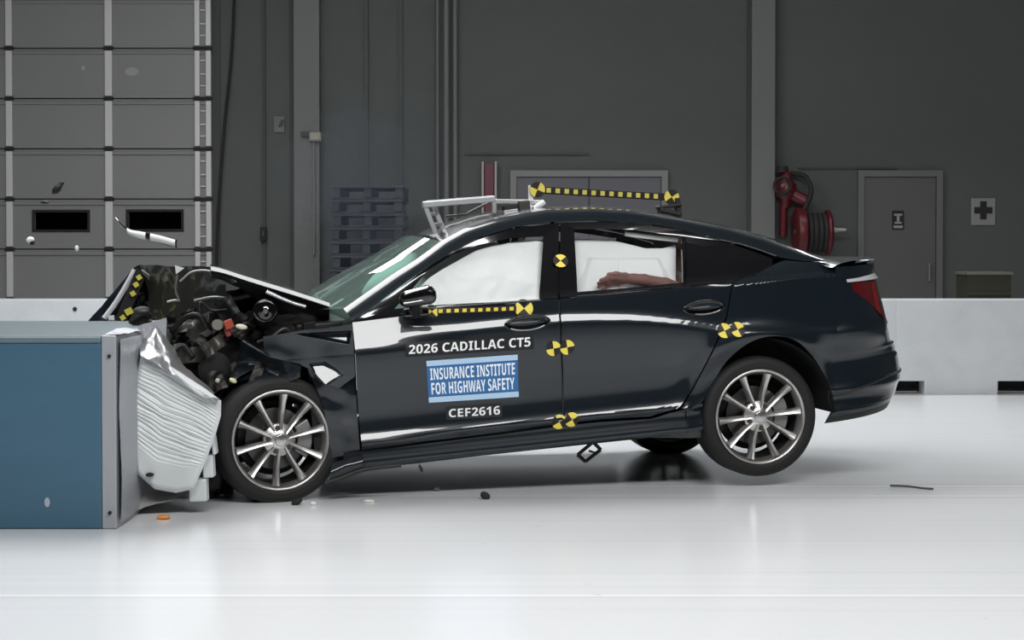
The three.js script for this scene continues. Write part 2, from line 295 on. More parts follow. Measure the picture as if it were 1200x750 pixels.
{ // first-aid sign and small notice
  const s = thing('first_aid_sign', 'grey square first-aid sign with a black cross', 'sign', [5.261, 1.777, BACK]);
  obj('sign_plate', box(.27, .3, .012, 0, 0, .008, .004), mat(lin(.24, .24, .24), .5), s);
  obj('cross', extrude([[-.035, -.1], [.035, -.1], [.035, -.035], [.1, -.035], [.1, .035], [.035, .035], [.035, .1], [-.035, .1], [-.035, .035], [-.1, .035], [-.1, -.035], [-.035, -.035]], .004, .001).translate(0, .015, .015), M.rubber, s);
  const n = thing('small_notice', 'small black notice with a pale emblem on the plain door', 'sign', [4.302, 1.682, BACK + .04]);
  obj('plate', box(.13, .21, .01, 0, 0, .006, .003), M.rubber, n); obj('emblem', [box(.09, .022, .004, 0, .06, .013, .001), box(.03, .07, .004, 0, .02, .013, .001), box(.08, .02, .004, 0, -.03, .013, .001), box(.1, .03, .004, 0, -.075, .013, .001)], mat(lin(.3, .3, .3), .5), n);
}
{ // stack of grey pallets in front of the left wall
  const mk = () => {
    const p = thing('pallet', '', 'pallet', [0, 0, 0], 0, 'grey pallets stacked behind the windshield');
    for (const z of [-.45, -.27, -.09, .09, .27, .45]) obj('deck_board', box(.74, .022, .13, 0, .129, z), M.pallet, p);
    for (const x of [-.32, 0, .32]) obj('runner', box(.08, .095, 1.0, x, .07, 0), M.pallet, p);
    for (const z of [-.43, 0, .43]) obj('base_board', box(.74, .02, .12, 0, .011, z), M.pallet, p);
    return p;
  };
  const proto = mk(), ord = ['topmost', 'second from top', 'third from top', 'fourth from top', 'fifth from top', 'sixth from top', 'seventh from top', 'eighth from top', 'ninth from top', 'tenth from top', 'fourth from bottom', 'third from bottom', 'second from bottom', 'lowest'];
  for (let i = 0; i < 14; i++) {
    const p = i ? rename(proto.clone(), 'pallet') : proto; if (i) scene.add(p);
    p.userData = { ...proto.userData, label: `grey pallet, ${ord[i]} in the tall stack on the floor behind the car` };
    p.position.set(-1.5 + rr(-.025, .025), (13 - i) * .1435, -8.55 + rr(-.02, .02)); p.rotation.y = rr(-.03, .03);
  }
}
{ // low white concrete wall of modules, with lifting notches
  const w = 3.57, z = -6.5;
  const outline = [[.27, 0], [.93, 0], [.93, .135], [w - .93, .135], [w - .93, 0], [w - .27, 0], [w - .27, .135], [w, .135], [w, .874], [0, .874], [0, .135], [.27, .135]];
  const names = ['white concrete wall block at far left beyond the crash barrier', 'white concrete wall block behind the crumpled front of the car', 'white concrete wall block behind the car doors', 'white concrete wall block right of the car boot'];
  const g = T(extrude(outline, .28, .012), 0, 0, -.28);
  for (let i = 0; i < 4; i++) { const b = thing('wall_block', names[i], 'concrete block', [-7.16 + i * 3.583, 0, z], 0, 'low white concrete wall blocks'); obj('block_body', g, M.concrete, b);
    for (const [a, c] of [[0, .27], [.93, w - .93], [w - .27, w]]) obj('notch_shade', slab(a + .002, c - .002, .012, .133, -.27, -.2), mat(lin(.004, .004, .005), .8), b);  // black plates stand in for the shade inside the notches
    if (i === 0) obj('lifting_socket', T(new THREE.CylinderGeometry(.02, .02, .02, 12).rotateX(Math.PI / 2), 3.09, .795, .012), M.rubber, b); }
}
{ // olive bin beyond the low wall
  const b = thing('parts_bin', 'dark olive bin standing beyond the low wall at right', 'bin', [4.83, 0, -8.0]), m = mat(lin(.035, .036, .022), .6);
  const T0 = 1.11; for (const [w, d, x, zz] of [[.44, .02, 0, .2], [.44, .02, 0, -.2], [.02, .4, -.21, 0], [.02, .4, .21, 0]]) obj('side_panel', box(w, T0, d, x, T0 / 2, zz), m, b);
  obj('rim', [box(.48, .03, .03, 0, T0, .21), box(.48, .03, .03, 0, T0, -.21), box(.03, .03, .44, -.225, T0, 0), box(.03, .03, .44, .225, T0, 0)], mat(lin(.16, .16, .12), .5), b);
  for (const y of [.7, .9]) obj('rib', box(.44, .03, .02, 0, y, .215), m, b);
  obj('contents', crumple(new THREE.IcosahedronGeometry(.19, 4).scale(1, .4, .9).translate(0, T0 - .09, 0), .05, 9), m, b);
}

// ------------------------------------------------------------------ light banks
BANKS.forEach((k, i) => {
  const [w, d] = k.size, b = thing('light_bank', ['long film light bank hanging above the camera side', 'long film light bank hanging over the car', 'long film light bank hanging near the back wall'][i], 'lamp', k.at);
  b.lookAt(...k.aim);
  obj('housing', [box(w + .1, .04, .16, 0, d / 2 + .03, -.06), box(w + .1, .04, .16, 0, -d / 2 - .03, -.06), box(.04, d + .1, .16, w / 2 + .03, 0, -.06), box(.04, d + .1, .16, -w / 2 - .03, 0, -.06), box(w + .1, d + .1, .03, 0, 0, -.14)], M.wallDark, b);
  obj('lamp_panel', box(w, d, .02, 0, 0, -.03), mat(0xffffff, .5, 0, { emissive: new THREE.Color(1, 1, 1), emissiveIntensity: 1.2 }), b);
  for (const s of [-1, 1]) { const a = new THREE.Vector3(s * w * .4, 0, -.15).applyQuaternion(b.quaternion).add(b.position); const inv = p => b.worldToLocal(p.clone()); b.updateMatrixWorld(true); obj('hanger', rod(inv(a).toArray(), inv(new THREE.Vector3(a.x, 7.6, a.z)).toArray(), .012), M.metalDark, b); }
  const L = new THREE.RectAreaLight(0xffffff, k.level, w, d); L.name = 'bank_light'; L.position.set(...k.at); scene.add(L); L.lookAt(...k.aim);
});
// ------------------------------------------------------------------ the car: x along it (0 at the front axle), y up, z to its left, nose down and turned after the impact
const car = thing('car', 'dark grey-blue sedan with a crushed front, nose against the crash barrier', 'car', [-1.398, 0, -.902]);
car.quaternion.setFromAxisAngle(new THREE.Vector3(0, 1, 0), .199).multiply(new THREE.Quaternion().setFromAxisAngle(new THREE.Vector3(0, 0, 1), .08));
// a pressed side panel: Coons outline in side view on the body skin; also on the far side unless left is set
function panel(name, b, r, t, l, m, { nu = 40, nv = 24, off = 0, hem = .022, left = false, smooth = {}, parent = car, zf = null, label } = {}) {
  const map = coonsMap(b, [b[b.length - 1], ...r, t[t.length - 1]], t, [b[0], ...l, t[0]], smooth);
  const g = sheet(map, nu, nv, zf || ((x, y) => bodyZ(x, y) + off), hem);
  const o = obj(name, g, m, parent, label);
  if (!left) obj(name, mirror(g), m, parent === car ? car : parent);
  return o;
}
function ring(outer, inner, n, zOut, zIn, hem = .02) { // band between two closed outlines of four sides each
  const run = L => { const out = []; for (const s of L) { const f = sample(s); for (let i = 0; i < n; i++) out.push(f(i / n)); } return out; };
  const A = run(outer), B = run(inner), N = A.length;
  const g = grid((u, v) => { const k = Math.round(u * N) % N; const p = [A[k][0] + (B[k][0] - A[k][0]) * v, A[k][1] + (B[k][1] - A[k][1]) * v]; return [p[0], p[1], bodyZ(p[0], p[1]) + zOut + (zIn - zOut) * v]; }, N, 6);
  const h = grid((u, v) => { const k = Math.round(u * N) % N; return [B[k][0], B[k][1], bodyZ(B[k][0], B[k][1]) + zIn - hem * v]; }, N, 2);
  return join([g, h]);
}
const E_RAIL = [[.417,.992],[.552,1.067],[.704,1.151],[.856,1.227],[1.014,1.319],[1.144,1.373],[1.322,1.412],[1.473,1.43],[1.624,1.441],[1.92,1.426],[2.139,1.396],[2.387,1.335],[2.674,1.256],[2.873,1.184],[3.05,1.101],[3.182,1.039]];
const R_LOW = [[.454,.93],[.589,1],[.741,1.088],[.895,1.177],[1.05,1.254],[1.205,1.313],[1.408,1.355],[1.609,1.373],[1.903,1.358],[2.195,1.318],[2.385,1.269],[2.618,1.187],[2.804,1.114],[2.946,1.058],[3.072,1.033],[3.177,1.022]];

// --- doors, wings, sills
const frontDoor = panel('front_door', [[.447,.231],[.838,.242],[1.227,.248],[1.563,.261]], [[1.571,.526],[1.566,.718]], [[.453,.917],[.716,.926],[.945,.934],[1.227,.943],[1.58,.949]], [[.445,.589]], M.paint, { nu: 64, nv: 56 });
const rearDoor = panel('rear_door', [[1.573,.26],[1.757,.261],[2.068,.248],[2.222,.284]], [[2.308,.379],[2.373,.484],[2.439,.614],[2.531,.772]], [[1.591,.948],[1.998,.951],[2.293,.95],[2.581,.954]], [[1.581,.525],[1.576,.717]], M.paint, { nu: 64, nv: 56 });
panel('rocker_panel', [[.44,.124],[.756,.123],[1.554,.139],[1.944,.142],[2.357,.094]], [], [[.446,.217],[.838,.227],[1.226,.234],[1.568,.246],[1.758,.246],[2.072,.233],[2.233,.268],[2.363,.297]], [], M.paint, { nu: 50, nv: 20 });
const quarter = panel('rear_quarter_panel', [[2.233,.278],[2.364,.302],[2.42,.386],[2.464,.45],[2.513,.509],[2.568,.563],[2.624,.602],[2.684,.626],[2.755,.636],[2.837,.629],[2.919,.599],[2.996,.537],[3.064,.46],[3.105,.387],[3.126,.303],[3.142,.159]], [[3.183,.567]], [[2.586,.951],[2.741,.983],[2.856,1.022],[2.943,1.049],[3.071,1.029],[3.176,1.018],[3.275,.987]], [[2.316,.374],[2.381,.479],[2.446,.609],[2.538,.767]], M.paint, { nu: 72, nv: 44, smooth: { b: true } });
{ // rail from the windscreen pillar over the roof to the boot
  const g = grid((u, v) => { const a = sample(E_RAIL)(u), b = sample(R_LOW)(u); const x = b[0] + (a[0] - b[0]) * v, y = b[1] + (a[1] - b[1]) * v; return [x, y, bodyZ(x, y) + .006 - .036 * v ** 3]; }, 90, 8);
  obj('roof_rail', g, M.paint, car); obj('roof_rail', mirror(g), M.paint, car);
}
{ // crushed left front wing: upper part still smooth at the door, lower and front part buckled
  const folds = [[[.208,.719],[.261,.589],[.375,.648],[.281,.723]], [[.162,.884],[.32,.839],[.415,.812],[.429,.874]]]; // upturned facets, counter-clockwise
  const z0 = (x, y) => {
    const base = yy => bodyZ(x, Math.min(yy, .755)) + .1 * Math.max(0, yy - .755) + .004 - .05 * sstep(.2, -.3, x) + .011 * noise.noise(x * 7, yy * 7, 1) * sstep(.43, .2, x);
    let z = base(y);
    for (const f of folds) {
      let d = 9; f.forEach((p, k) => { const q = f[(k + 1) % f.length], L = Math.hypot(q[0] - p[0], q[1] - p[1]); d = Math.min(d, ((q[0] - p[0]) * (y - p[1]) - (q[1] - p[1]) * (x - p[0])) / L); });
      const m = sstep(-.005, .005, d), yT = Math.max(...f.map(p => p[1]));
      if (m > 0) z += m * (.905 + .39 * (yT - y) - .06 * (x - f[0][0]) - z);
    }
    return z;
  };
  panel('front_wing', [[.006,.774],[.08,.749],[.146,.729],[.215,.686],[.273,.611],[.348,.576],[.438,.632]], [], [[-.027,.887],[.073,.892],[.173,.905],[.3,.903],[.445,.913]], [[-.028,.834]], M.paint, { nu: 110, nv: 80, left: true, zf: z0 });
  panel('front_wing', [[.284,.198],[.439,.218]], [[.44,.496]], [[.189,.707],[.273,.611],[.348,.576],[.438,.627]], [[.276,.373],[.25,.534]], M.paint, { nu: 24, nv: 30, left: true, zf: (x, y) => .872 - .03 * sstep(.5, .25, y) + .012 * noise.noise(x * 9, y * 9, 4) });
  const fold = crumple(sheet(coonsMap([[-.226,.645],[-.083,.659],[.048,.619],[.149,.656]], [[.149,.656],[.154,.719]], [[-.135,.879],[-.056,.819],[.006,.774],[.154,.719]], [[-.226,.645],[-.165,.749],[-.135,.879]]), 30, 20, (x, y, u, v) => .78 + .13 * u + .05 * v - .09 * Math.sin(Math.PI * v) * (1 - u), .02), .012, 9, 3);
  obj('wing_fold', fold, M.paint, car, 'torn and folded front end of the wing');
  // bright raised lip of the fold
  obj('wing_edge', tube([[-.136,.875,.9],[-.068,.824,.9],[.008,.776,.9],[.074,.756,.9],[.148,.727,.9],[.213,.689,.9],[.257,.62,.9]], .007, 40, 8), M.paint, car);
  // splayed end of the sill
  obj('sill_end', crumple(sheet(coonsMap([[.252,.077],[.33,.106],[.44,.129]], [[.44,.129],[.445,.208]], [[.281,.176],[.357,.195],[.445,.208]], [[.252,.077],[.281,.176]]), 24, 12, (x, y, u, v) => .93 - .06 * Math.max(0, v - .6), .03), .005, 7, 9), M.paint, car);
  obj('sill_end', tube([[.232,.085,.95],[.319,.103,.95],[.431,.132,.95],[.642,.137,.95]], .011, 24, 8), M.plastic, car);
  obj('indicator_light', T(new THREE.SphereGeometry(1, 24, 14).scale(.036, .016, .012), ...[.358,.72,.925]), mat(lin(.9, .9, .92), .2, 0, { clearcoat: 1 }), car, 'small white repeater lamp on the wing');
}
// --- black window surrounds and side glass
const Wf = { b: [[.686,.969],[.954,.97],[1.48,.951]], r: [[1.48,.951],[1.577,1.293]], t: [[1.577,1.293],[1.397,1.298],[1.198,1.275],[1.046,1.231],[.891,1.154],[.749,1.018]], l: [[.749,1.018],[.686,.969]] };
const frameF = ring([[[.453,.921],[.716,.93],[.946,.939],[1.227,.947],[1.585,.953]], [[1.585,.953],[1.681,1.363]], [[1.681,1.363],[1.407,1.35],[1.204,1.304],[1.05,1.249],[.894,1.173],[.536,.959]], [[.536,.959],[.453,.921]]], [Wf.b, Wf.r, Wf.t, Wf.l], 40, .002, -.006);
obj('window_surround', frameF, M.gloss, frontDoor); obj('window_surround', mirror(frameF), M.gloss, car);
const Wr = { b: [[1.703,.975],[2.01,.973],[2.313,.976]], r: [[2.313,.976],[2.37,1.231]], t: [[2.37,1.231],[2.088,1.292],[1.892,1.31],[1.76,1.318]], l: [[1.76,1.318],[1.703,.975]] };
const frameR = ring([[[1.594,.953],[2.001,.955],[2.296,.954],[2.59,.958]], [[2.59,.958],[2.616,1.182]], [[2.616,1.182],[2.383,1.264],[2.097,1.331],[1.902,1.351],[1.688,1.362]], [[1.688,1.362],[1.594,.953]]], [Wr.b, [Wr.r[0], Wr.r[1]], Wr.t, Wr.l], 40, .002, -.006);
obj('window_surround', frameR, M.gloss, rearDoor); obj('window_surround', mirror(frameR), M.gloss, car);
const pane = (name, w, m, parent) => { const g = sheet(coonsMap(w.b, w.r, [...w.t].reverse(), [...w.l].reverse()), 20, 14, (x, y) => bodyZ(x, y) - .012, 0); obj(name, g, m, parent); obj(name, mirror(g), m, car); };
pane('window_glass', Wf, M.glass, frontDoor); pane('window_glass', Wr, M.glass, rearDoor);
{ // fixed quarter light behind the rear door and its black corner
  const o = [[[2.31,.953],[2.447,.956],[2.59,.958]], [[2.59,.958],[2.666,1.139]], [[2.666,1.139],[2.516,1.19],[2.389,1.229]], [[2.389,1.229],[2.31,.953]]];
  const w = { b: [[2.332,.975],[2.383,.977],[2.45,.984]], r: [[2.45,.984],[2.505,1.06],[2.515,1.113]], t: [[2.515,1.113],[2.487,1.158],[2.385,1.196]], l: [[2.385,1.196],[2.332,.975]] };
  obj('quarter_frame', ring(o, [w.b, w.r, w.t, w.l], 24, .0045, -.002), M.gloss, rearDoor);
  obj('quarter_light', sheet(coonsMap(w.b, w.r, [...w.t].reverse(), [...w.l].reverse()), 12, 10, (x, y) => bodyZ(x, y) - .008, 0), M.glassGreen, rearDoor);
  panel('corner_trim', [[2.588,.954],[2.741,.986],[2.857,1.027]], [], [[2.615,1.177],[2.753,1.118],[2.868,1.065]], [], M.gloss, { nu: 20, nv: 10, off: .003 });
  obj('trim_strip', tube([[2.584,1.195,.62],[2.697,1.162,.66],[2.79,1.125,.68],[2.893,1.077,.7]].map(p => [p[0], p[1], bodyZ(p[0], p[1]) + .008]), .0045, 24, 6), M.gloss, car);
}
obj('belt_moulding', tube([[.857,.955],[1.136,.955],[1.324,.953],[1.475,.949]].map(p => [p[0], p[1], bodyZ(p[0], p[1]) + .004]), .006, 20, 6), M.gloss, frontDoor);
// --- windscreen, roof, rear window, boot lid: cross curves between the two rails
const rail = sample(E_RAIL);
const railX = x => { let a = 0, b = 1; for (let i = 0; i < 40; i++) { const m = (a + b) / 2; rail(m)[0] < x ? a = m : b = m; } return a; };
function across(s0, s1, bulge, inset = 0, nu = 40, nv = 30, pw = 2) {
  return grid((u, v) => { const p = rail(s0 + (s1 - s0) * u), z = bodyZ(p[0], p[1]) - .029 - inset, k = 1 - 2 * v, q = 1 - Math.abs(k) ** pw, d = bulge(u); return [p[0] + d[0] * q, p[1] + d[1] * q, z * k]; }, nu, nv);
}
const tHead = railX(1.02), tBack = railX(2.38), tBase = railX(3.0);
obj('windscreen', across(.0, tHead - .008, u => [-.27 + .17 * u, .0 + .045 * u], .02, 40, 60, 2.9), M.screen, car, 'windscreen glass with a green tint');
obj('windscreen_band', across(tHead - .03, tHead, u => [-.065 + .005 * u, .037], .01, 6, 30), M.gloss, car);
obj('roof', across(tHead, tBack, u => [-.06 + .1 * u, .035]), M.paint, car);
obj('rear_window', across(tBack + .005, tBase - .005, u => [.04 + .1 * u, .035 - .01 * u], .03), M.glassGreen, car);
for (const g of [across(tBack, tBack + .02, u => [.045, .036], 0, 4), across(tBase - .02, tBase, u => [.135, .025], 0, 4)]) obj('window_seal', g, M.gloss, car);
// --- tail: side skin turns round the corner to the far side
const XT = [[3.672,.101,.5],[3.732,.177,.5],[3.772,.261,.5],[3.788,.326,.5],[3.777,.471,.5],[3.741,.516,.5],[3.719,.579,.5],[3.686,.731,.5],[3.652,.862,.5],[3.641,.924,.5],[3.649,.954,.5]].map(p => [p[1], p[0]]).sort((a, b) => a[0] - b[0]);
const x0At = y => 3.135 + (y - .147) * .103;
const corner = (y, a, off = 0) => { // a from 0 (left side) to 1 (right side)
  const x0 = x0At(y), xt = table(XT, y) + off * Math.min(1, Math.sin(a * Math.PI) * 3), w = bodyZ(x0, Math.min(y, .93)) - .002 + 0, th = a * Math.PI, e = 2 / 2.6;
  return [x0 + (xt - x0) * Math.pow(Math.abs(Math.sin(th)), e), y, w * Math.sign(Math.cos(th)) * Math.pow(Math.abs(Math.cos(th)), e)];
};
const yTop = .985, yLip = .5;
const bumperProfile = y => (y > .44 && y < .5 ? -.012 : 0) + (y < .2 ? -.03 * (.2 - y) / .1 : 0);
obj('rear_bumper', grid((u, v) => { const y0 = .135 + .035 * Math.min(1, Math.sin(u * Math.PI) * 1.4), y = y0 + (yLip - y0) * v; return corner(y, u, bumperProfile(y) + .012); }, 72, 26), M.paint, car);
obj('rear_fascia', grid((u, v) => corner(yLip - .005 + (yTop - yLip + .005) * v, u), 72, 30), M.paint, car);
obj('diffuser', grid((u, v) => { const p = corner(.175, u, .018); return [p[0] - .04 * (1 - v), .1 + .075 * v + .03 * Math.sin(u * Math.PI), p[2] * (.97 + .03 * v)]; }, 60, 8), M.plastic, car, 'black lower rear bumper');
obj('bumper_shadow_line', mergeGeometries([0].map(() => { const pts = []; for (let i = 0; i <= 40; i++) { const a = i / 40, p = corner(.26 + .07 * Math.min(1, Math.sin(a * Math.PI) * 2), a, .014); pts.push(p); } return tube(pts, .008, 80, 6); })), M.plastic, car);  // dark tube painted in as the shadow line round the bumper
{ // deck between the rails and the fascia, and the small spoiler lip
  const pts = [[3.148,1.052],[3.28,.999]], end = i => corner(yTop, i);
  obj('boot_lid', grid((u, v) => { const k = 1 - 2 * v; const a = rail(tBase + (1 - tBase) * .0), zA = bodyZ(a[0], a[1]) - .029, A = [a[0] + .13 * (1 - k * k), a[1] + .02 * (1 - k * k), zA * k]; const B = corner(yTop, .0 + v); const q = u; const y = A[1] + (B[1] - A[1]) * (1 - (1 - q) ** 1.7); return [A[0] + (B[0] - A[0]) * q, y, A[2] + (B[2] - A[2]) * q]; }, 24, 40), M.paint, car);
  const lip = []; for (let i = 0; i <= 40; i++) { const p = corner(yTop, .07 + .86 * i / 40); lip.push([p[0] - .01, p[1] + .012, p[2]]); }
  obj('spoiler', grid((u, v) => { const f = sample(lip)(u), a = v * Math.PI * 2, c = Math.cos(a), s = Math.sin(a); return [f[0] - .06 + .075 * c, f[1] + .012 * s + .012 * c, f[2]]; }, 50, 14), M.paint, car);
  const lamp = (a0, a1, y0, y1, y2, y3, off) => grid((u, v) => { const a = a0 + (a1 - a0) * u, lo = y0 + (y1 - y0) * u, hi = y2 + (y3 - y2) * u; return corner(lo + (hi - lo) * v, a, off); }, 20, 16);
  for (const s of [0, 1]) {
    const f = g => s ? mirror(g) : g;
    const l = obj('tail_light', f(lamp(.05, .27, .85, .6, .89, .885, .008)), M.lampRed, car, 'red tail light');
    obj('lamp_bar', f(lamp(.16, .2, .72, .68, .88, .88, .011)), mat(lin(.2, .015, .018), .2), l);
    obj('boot_glint', f(grid((u, v) => { const p = corner(.895 + .035 * v, .03 + .3 * u, .022); return [p[0] - .02 * v * Math.sin(Math.PI * (.03 + .3 * u)), p[1], p[2] - .016 * v + .008]; }, 20, 4)), mat(lin(.5, .51, .52), .3), car);  // pale strip stands in for light reflected off the boot shoulder
  }
}
// --- wheel arches and underside
for (const [cx, cy, R, k] of [[2.7, .19, .44, 0]]) for (const s of [1, -1]) {
  const g = grid((u, v) => { const a = Math.PI * (-.02 + 1.06 * u); return [cx + R * Math.cos(a), cy + R * Math.sin(a), s * (.9 - .45 * v)]; }, 40, 6);
  obj('wheel_liner', join([g, T(new THREE.CircleGeometry(R, 40, 0, Math.PI), cx, cy, s * .46)]), M.under, car);
}
obj('underbody', [(() => { const g = slab(.35, 2.3, .13, .22, -.87, .87), p = g.attributes.position; for (let i = 0; i < p.count; i++) if (p.getZ(i) < 0 && p.getY(i) < .2) p.setY(i, p.getX(i) < 1 ? .05 : -.078); g.computeVertexNormals(); return g; })(), slab(2.25, 3.45, .26, .34, -.45, .45), slab(.5, 2.2, .12, .16, -.22, .22)], M.under, car);
obj('silencer', T(new RoundedBoxGeometry(.34, .17, .75, 4, .07), 3.2, .3, 0), M.metalDark, car);
obj('bulkhead', slab(.2, .26, .2, .93, -.8, .8), M.under, car); obj('boot_wall', slab(3.1, 3.12, .25, .9, -.42, .42), M.under, car);
{ // hanging bracket under the sill
  const b = [[1.672,.053,.7],[1.713,.01,.7],[1.807,.068,.7],[1.766,.116,.7]], c = [[1.738,.07,.7],[1.79,.104,.7]];
  const fr = obj('exhaust_hanger', [0, 1, 2, 3].map(i => rod(b[i], b[(i + 1) % 4], .0105)), M.plastic, car); obj('hanger_bar', rod(c[0], [1.776,.052,.7], .006), M.plastic, fr); obj('hanger_arm', rod(b[3], [1.823,.139,.7], .009), M.plastic, fr);
}
// --- door mirror and handles
{
  const c = [.793,1.034,1.02], g = new RoundedBoxGeometry(.2, .095, .16, 5, .045);
  const p = g.attributes.position; for (let i = 0; i < p.count; i++) { const x = p.getX(i); p.setY(i, p.getY(i) * (1 + x * 1.4) - .012 * (x < 0 ? x / -.1 : 0)); p.setZ(i, p.getZ(i) + x * .25); } g.computeVertexNormals();
  const mr = obj('door_mirror', T(g, c[0], c[1], c[2], 0, -.1, .07), M.gloss, frontDoor, 'black door mirror'); obj('mirror_trim', T(box(.17, .008, .15, 0, 0, 0, .004), c[0] + .005, c[1] - .022, c[2] + .008, 0, -.1, .09), M.chrome, mr);
  obj('mirror_foot', [rod([c[0] - .01, c[1] - .03, c[2] - .02], [c[0] + .0, c[1] - .085, .9], .03, .045), box(.14, .05, .04, c[0] + .0, c[1] - .09, .915, .015)], M.gloss, mr);
  const r = mirror(T(g, c[0], c[1], c[2], 0, -.1, .07)); obj('door_mirror', r, M.paint, car);
}
function handle(p, w, h, tilt, parent) {
  const z = bodyZ(p[0], p[1]);
  const cup = obj('handle_cup', T(lathe([[0, -.001], [.8, .0], [.93, .003], [1, .006], [1.06, .003], [1.1, -.004]], 48).rotateX(Math.PI / 2).scale(w, h, 1), p[0], p[1], z + .004, 0, 0, tilt), M.gloss, parent);
  obj('door_handle', T(new THREE.SphereGeometry(1, 32, 16).scale(w * .86, h * .42, .03), p[0], p[1] + h * .1, z + .012, 0, 0, tilt), M.paint, parent);
  return cup;
}
handle([1.394,.833], .118, .042, .02, frontDoor); handle([2.406,.828], .114, .04, .0, rearDoor);
obj('door_seam', tube([[1.586,.94],[1.57,.717],[1.575,.526],[1.567,.266]].map(p => [p[0], p[1], bodyZ(p[0], p[1]) - .012]), .006, 20, 6), M.rubber, car);

// --- wheels
function makeWheel(name, rot) {
  const w = new THREE.Group(); w.name = name;
  obj('tyre', lathe([[.255, -.2], [.27, -.225], [.3, -.235], [.325, -.228], [.337, -.212], [.34, -.19], [.34, -.166], [.331, -.164], [.331, -.156], [.34, -.154], [.34, -.122], [.331, -.12], [.331, -.11], [.34, -.108], [.34, -.076], [.331, -.074], [.331, -.066], [.34, -.064], [.34, -.04], [.337, -.02], [.325, -.004], [.305, .002], [.302, .0], [.285, .0], [.282, .001], [.27, -.006], [.262, -.016], [.255, -.02]], 96).rotateX(Math.PI / 2), M.tyre, w);
  obj('rim', lathe([[.268, -.022], [.27, -.012], [.266, -.004], [.258, -.004], [.25, -.014], [.247, -.03], [.238, -.05], [.232, -.09], [.23, -.2], [.255, -.21]], 96).rotateX(Math.PI / 2), M.rim, w);
  obj('rim_barrel', lathe([[.236, -.06], [.229, -.09], [.227, -.2]], 64).rotateX(Math.PI / 2), M.rimDark, w);
  const L = .2, sp = grid((u, v) => { // spoke: chamfered bar, narrow at the hub
    const r = .045 + L * u, hw = .011 + .0085 * u + .004 * Math.max(0, u - .8) * 5 + .01 * Math.max(0, .25 - u), a = [[-1, -.032], [-1, -.01], [-.55, .004], [0, .0], [.55, .004], [1, -.01], [1, -.032]], k = v * 6, i = Math.min(5, Math.floor(k)), f = k - i;
    const q = [a[i][0] + (a[i + 1][0] - a[i][0]) * f, a[i][1] + (a[i + 1][1] - a[i][1]) * f]; return [r, q[0] * hw, q[1] - .012 - .02 * Math.sin(u * Math.PI) * .6 - .012 * (1 - u)];
  }, 14, 12);
  const flat = toCreasedNormals(sp, .5);
  for (let i = 0; i < 10; i++) { const s = obj('spoke', flat, M.rim, w); s.rotation.z = rot + i * Math.PI / 5; }
  obj('hub', lathe([[0, -.012], [.03, -.012], [.042, -.02], [.085, -.036], [.09, -.05], [.08, -.09]], 40).rotateX(Math.PI / 2), M.rim, w);
  obj('centre_cap', lathe([[0, -.004], [.026, -.005], [.031, -.008], [.033, -.013]], 32).rotateX(Math.PI / 2), mat(lin(.6, .6, .6), .2, .9), w);
  for (let i = 0; i < 5; i++) { const a = rot + (i + .25) * Math.PI * .4; obj('wheel_nut', T(new THREE.CylinderGeometry(.012, .0125, .02, 12).rotateX(Math.PI / 2), .066 * Math.cos(a), .066 * Math.sin(a), -.024), M.metalDark, w); }
  obj('brake_disc', lathe([[.06, -.11], [.165, -.11], [.165, -.13], [.06, -.13]], 64).rotateX(Math.PI / 2), M.disc, w);
  obj('brake_caliper', T(extrude(Array.from({ length: 22 }, (_, i) => { const o = i < 11, t = (o ? i : 21 - i) / 10 * 1.1 - .55, r = o ? .185 : .115; return [r * Math.cos(t), r * Math.sin(t)]; }), .05, .006), 0, 0, -.125, 0, 0, -.1), mat(lin(.25, .25, .25), .4, .5), w);
  obj('hub_carrier', T(new THREE.CylinderGeometry(.2, .2, .02, 40).rotateX(Math.PI / 2), 0, 0, -.17), M.under, w);
  return w;
}
const wr = makeWheel('rear_wheel', .12 + Math.PI / 5 * .85); wr.position.set(...[2.699,.185,.9]); wr.rotation.y = .03; car.add(wr);
const wf = makeWheel('front_wheel', .14); wf.position.set(...[.025,.329,.9]); wf.rotation.y = .22; wf.rotation.z = 0; car.add(wf);
const wr2 = makeWheel('rear_wheel', .4); wr2.position.set(...[2.649,.12,-.9]); wr2.rotation.y = Math.PI; car.add(wr2);
const wf2 = makeWheel('front_wheel', .4); wf2.position.set(-.2, .36, -.88); wf2.rotation.y = Math.PI; car.add(wf2);
obj('axle', rod([2.66, .2, .72], [2.66, .13, -.72], .035), M.under, car); obj('axle', rod([.05, .34, .7], [-.15, .36, -.7], .04), M.under, car);
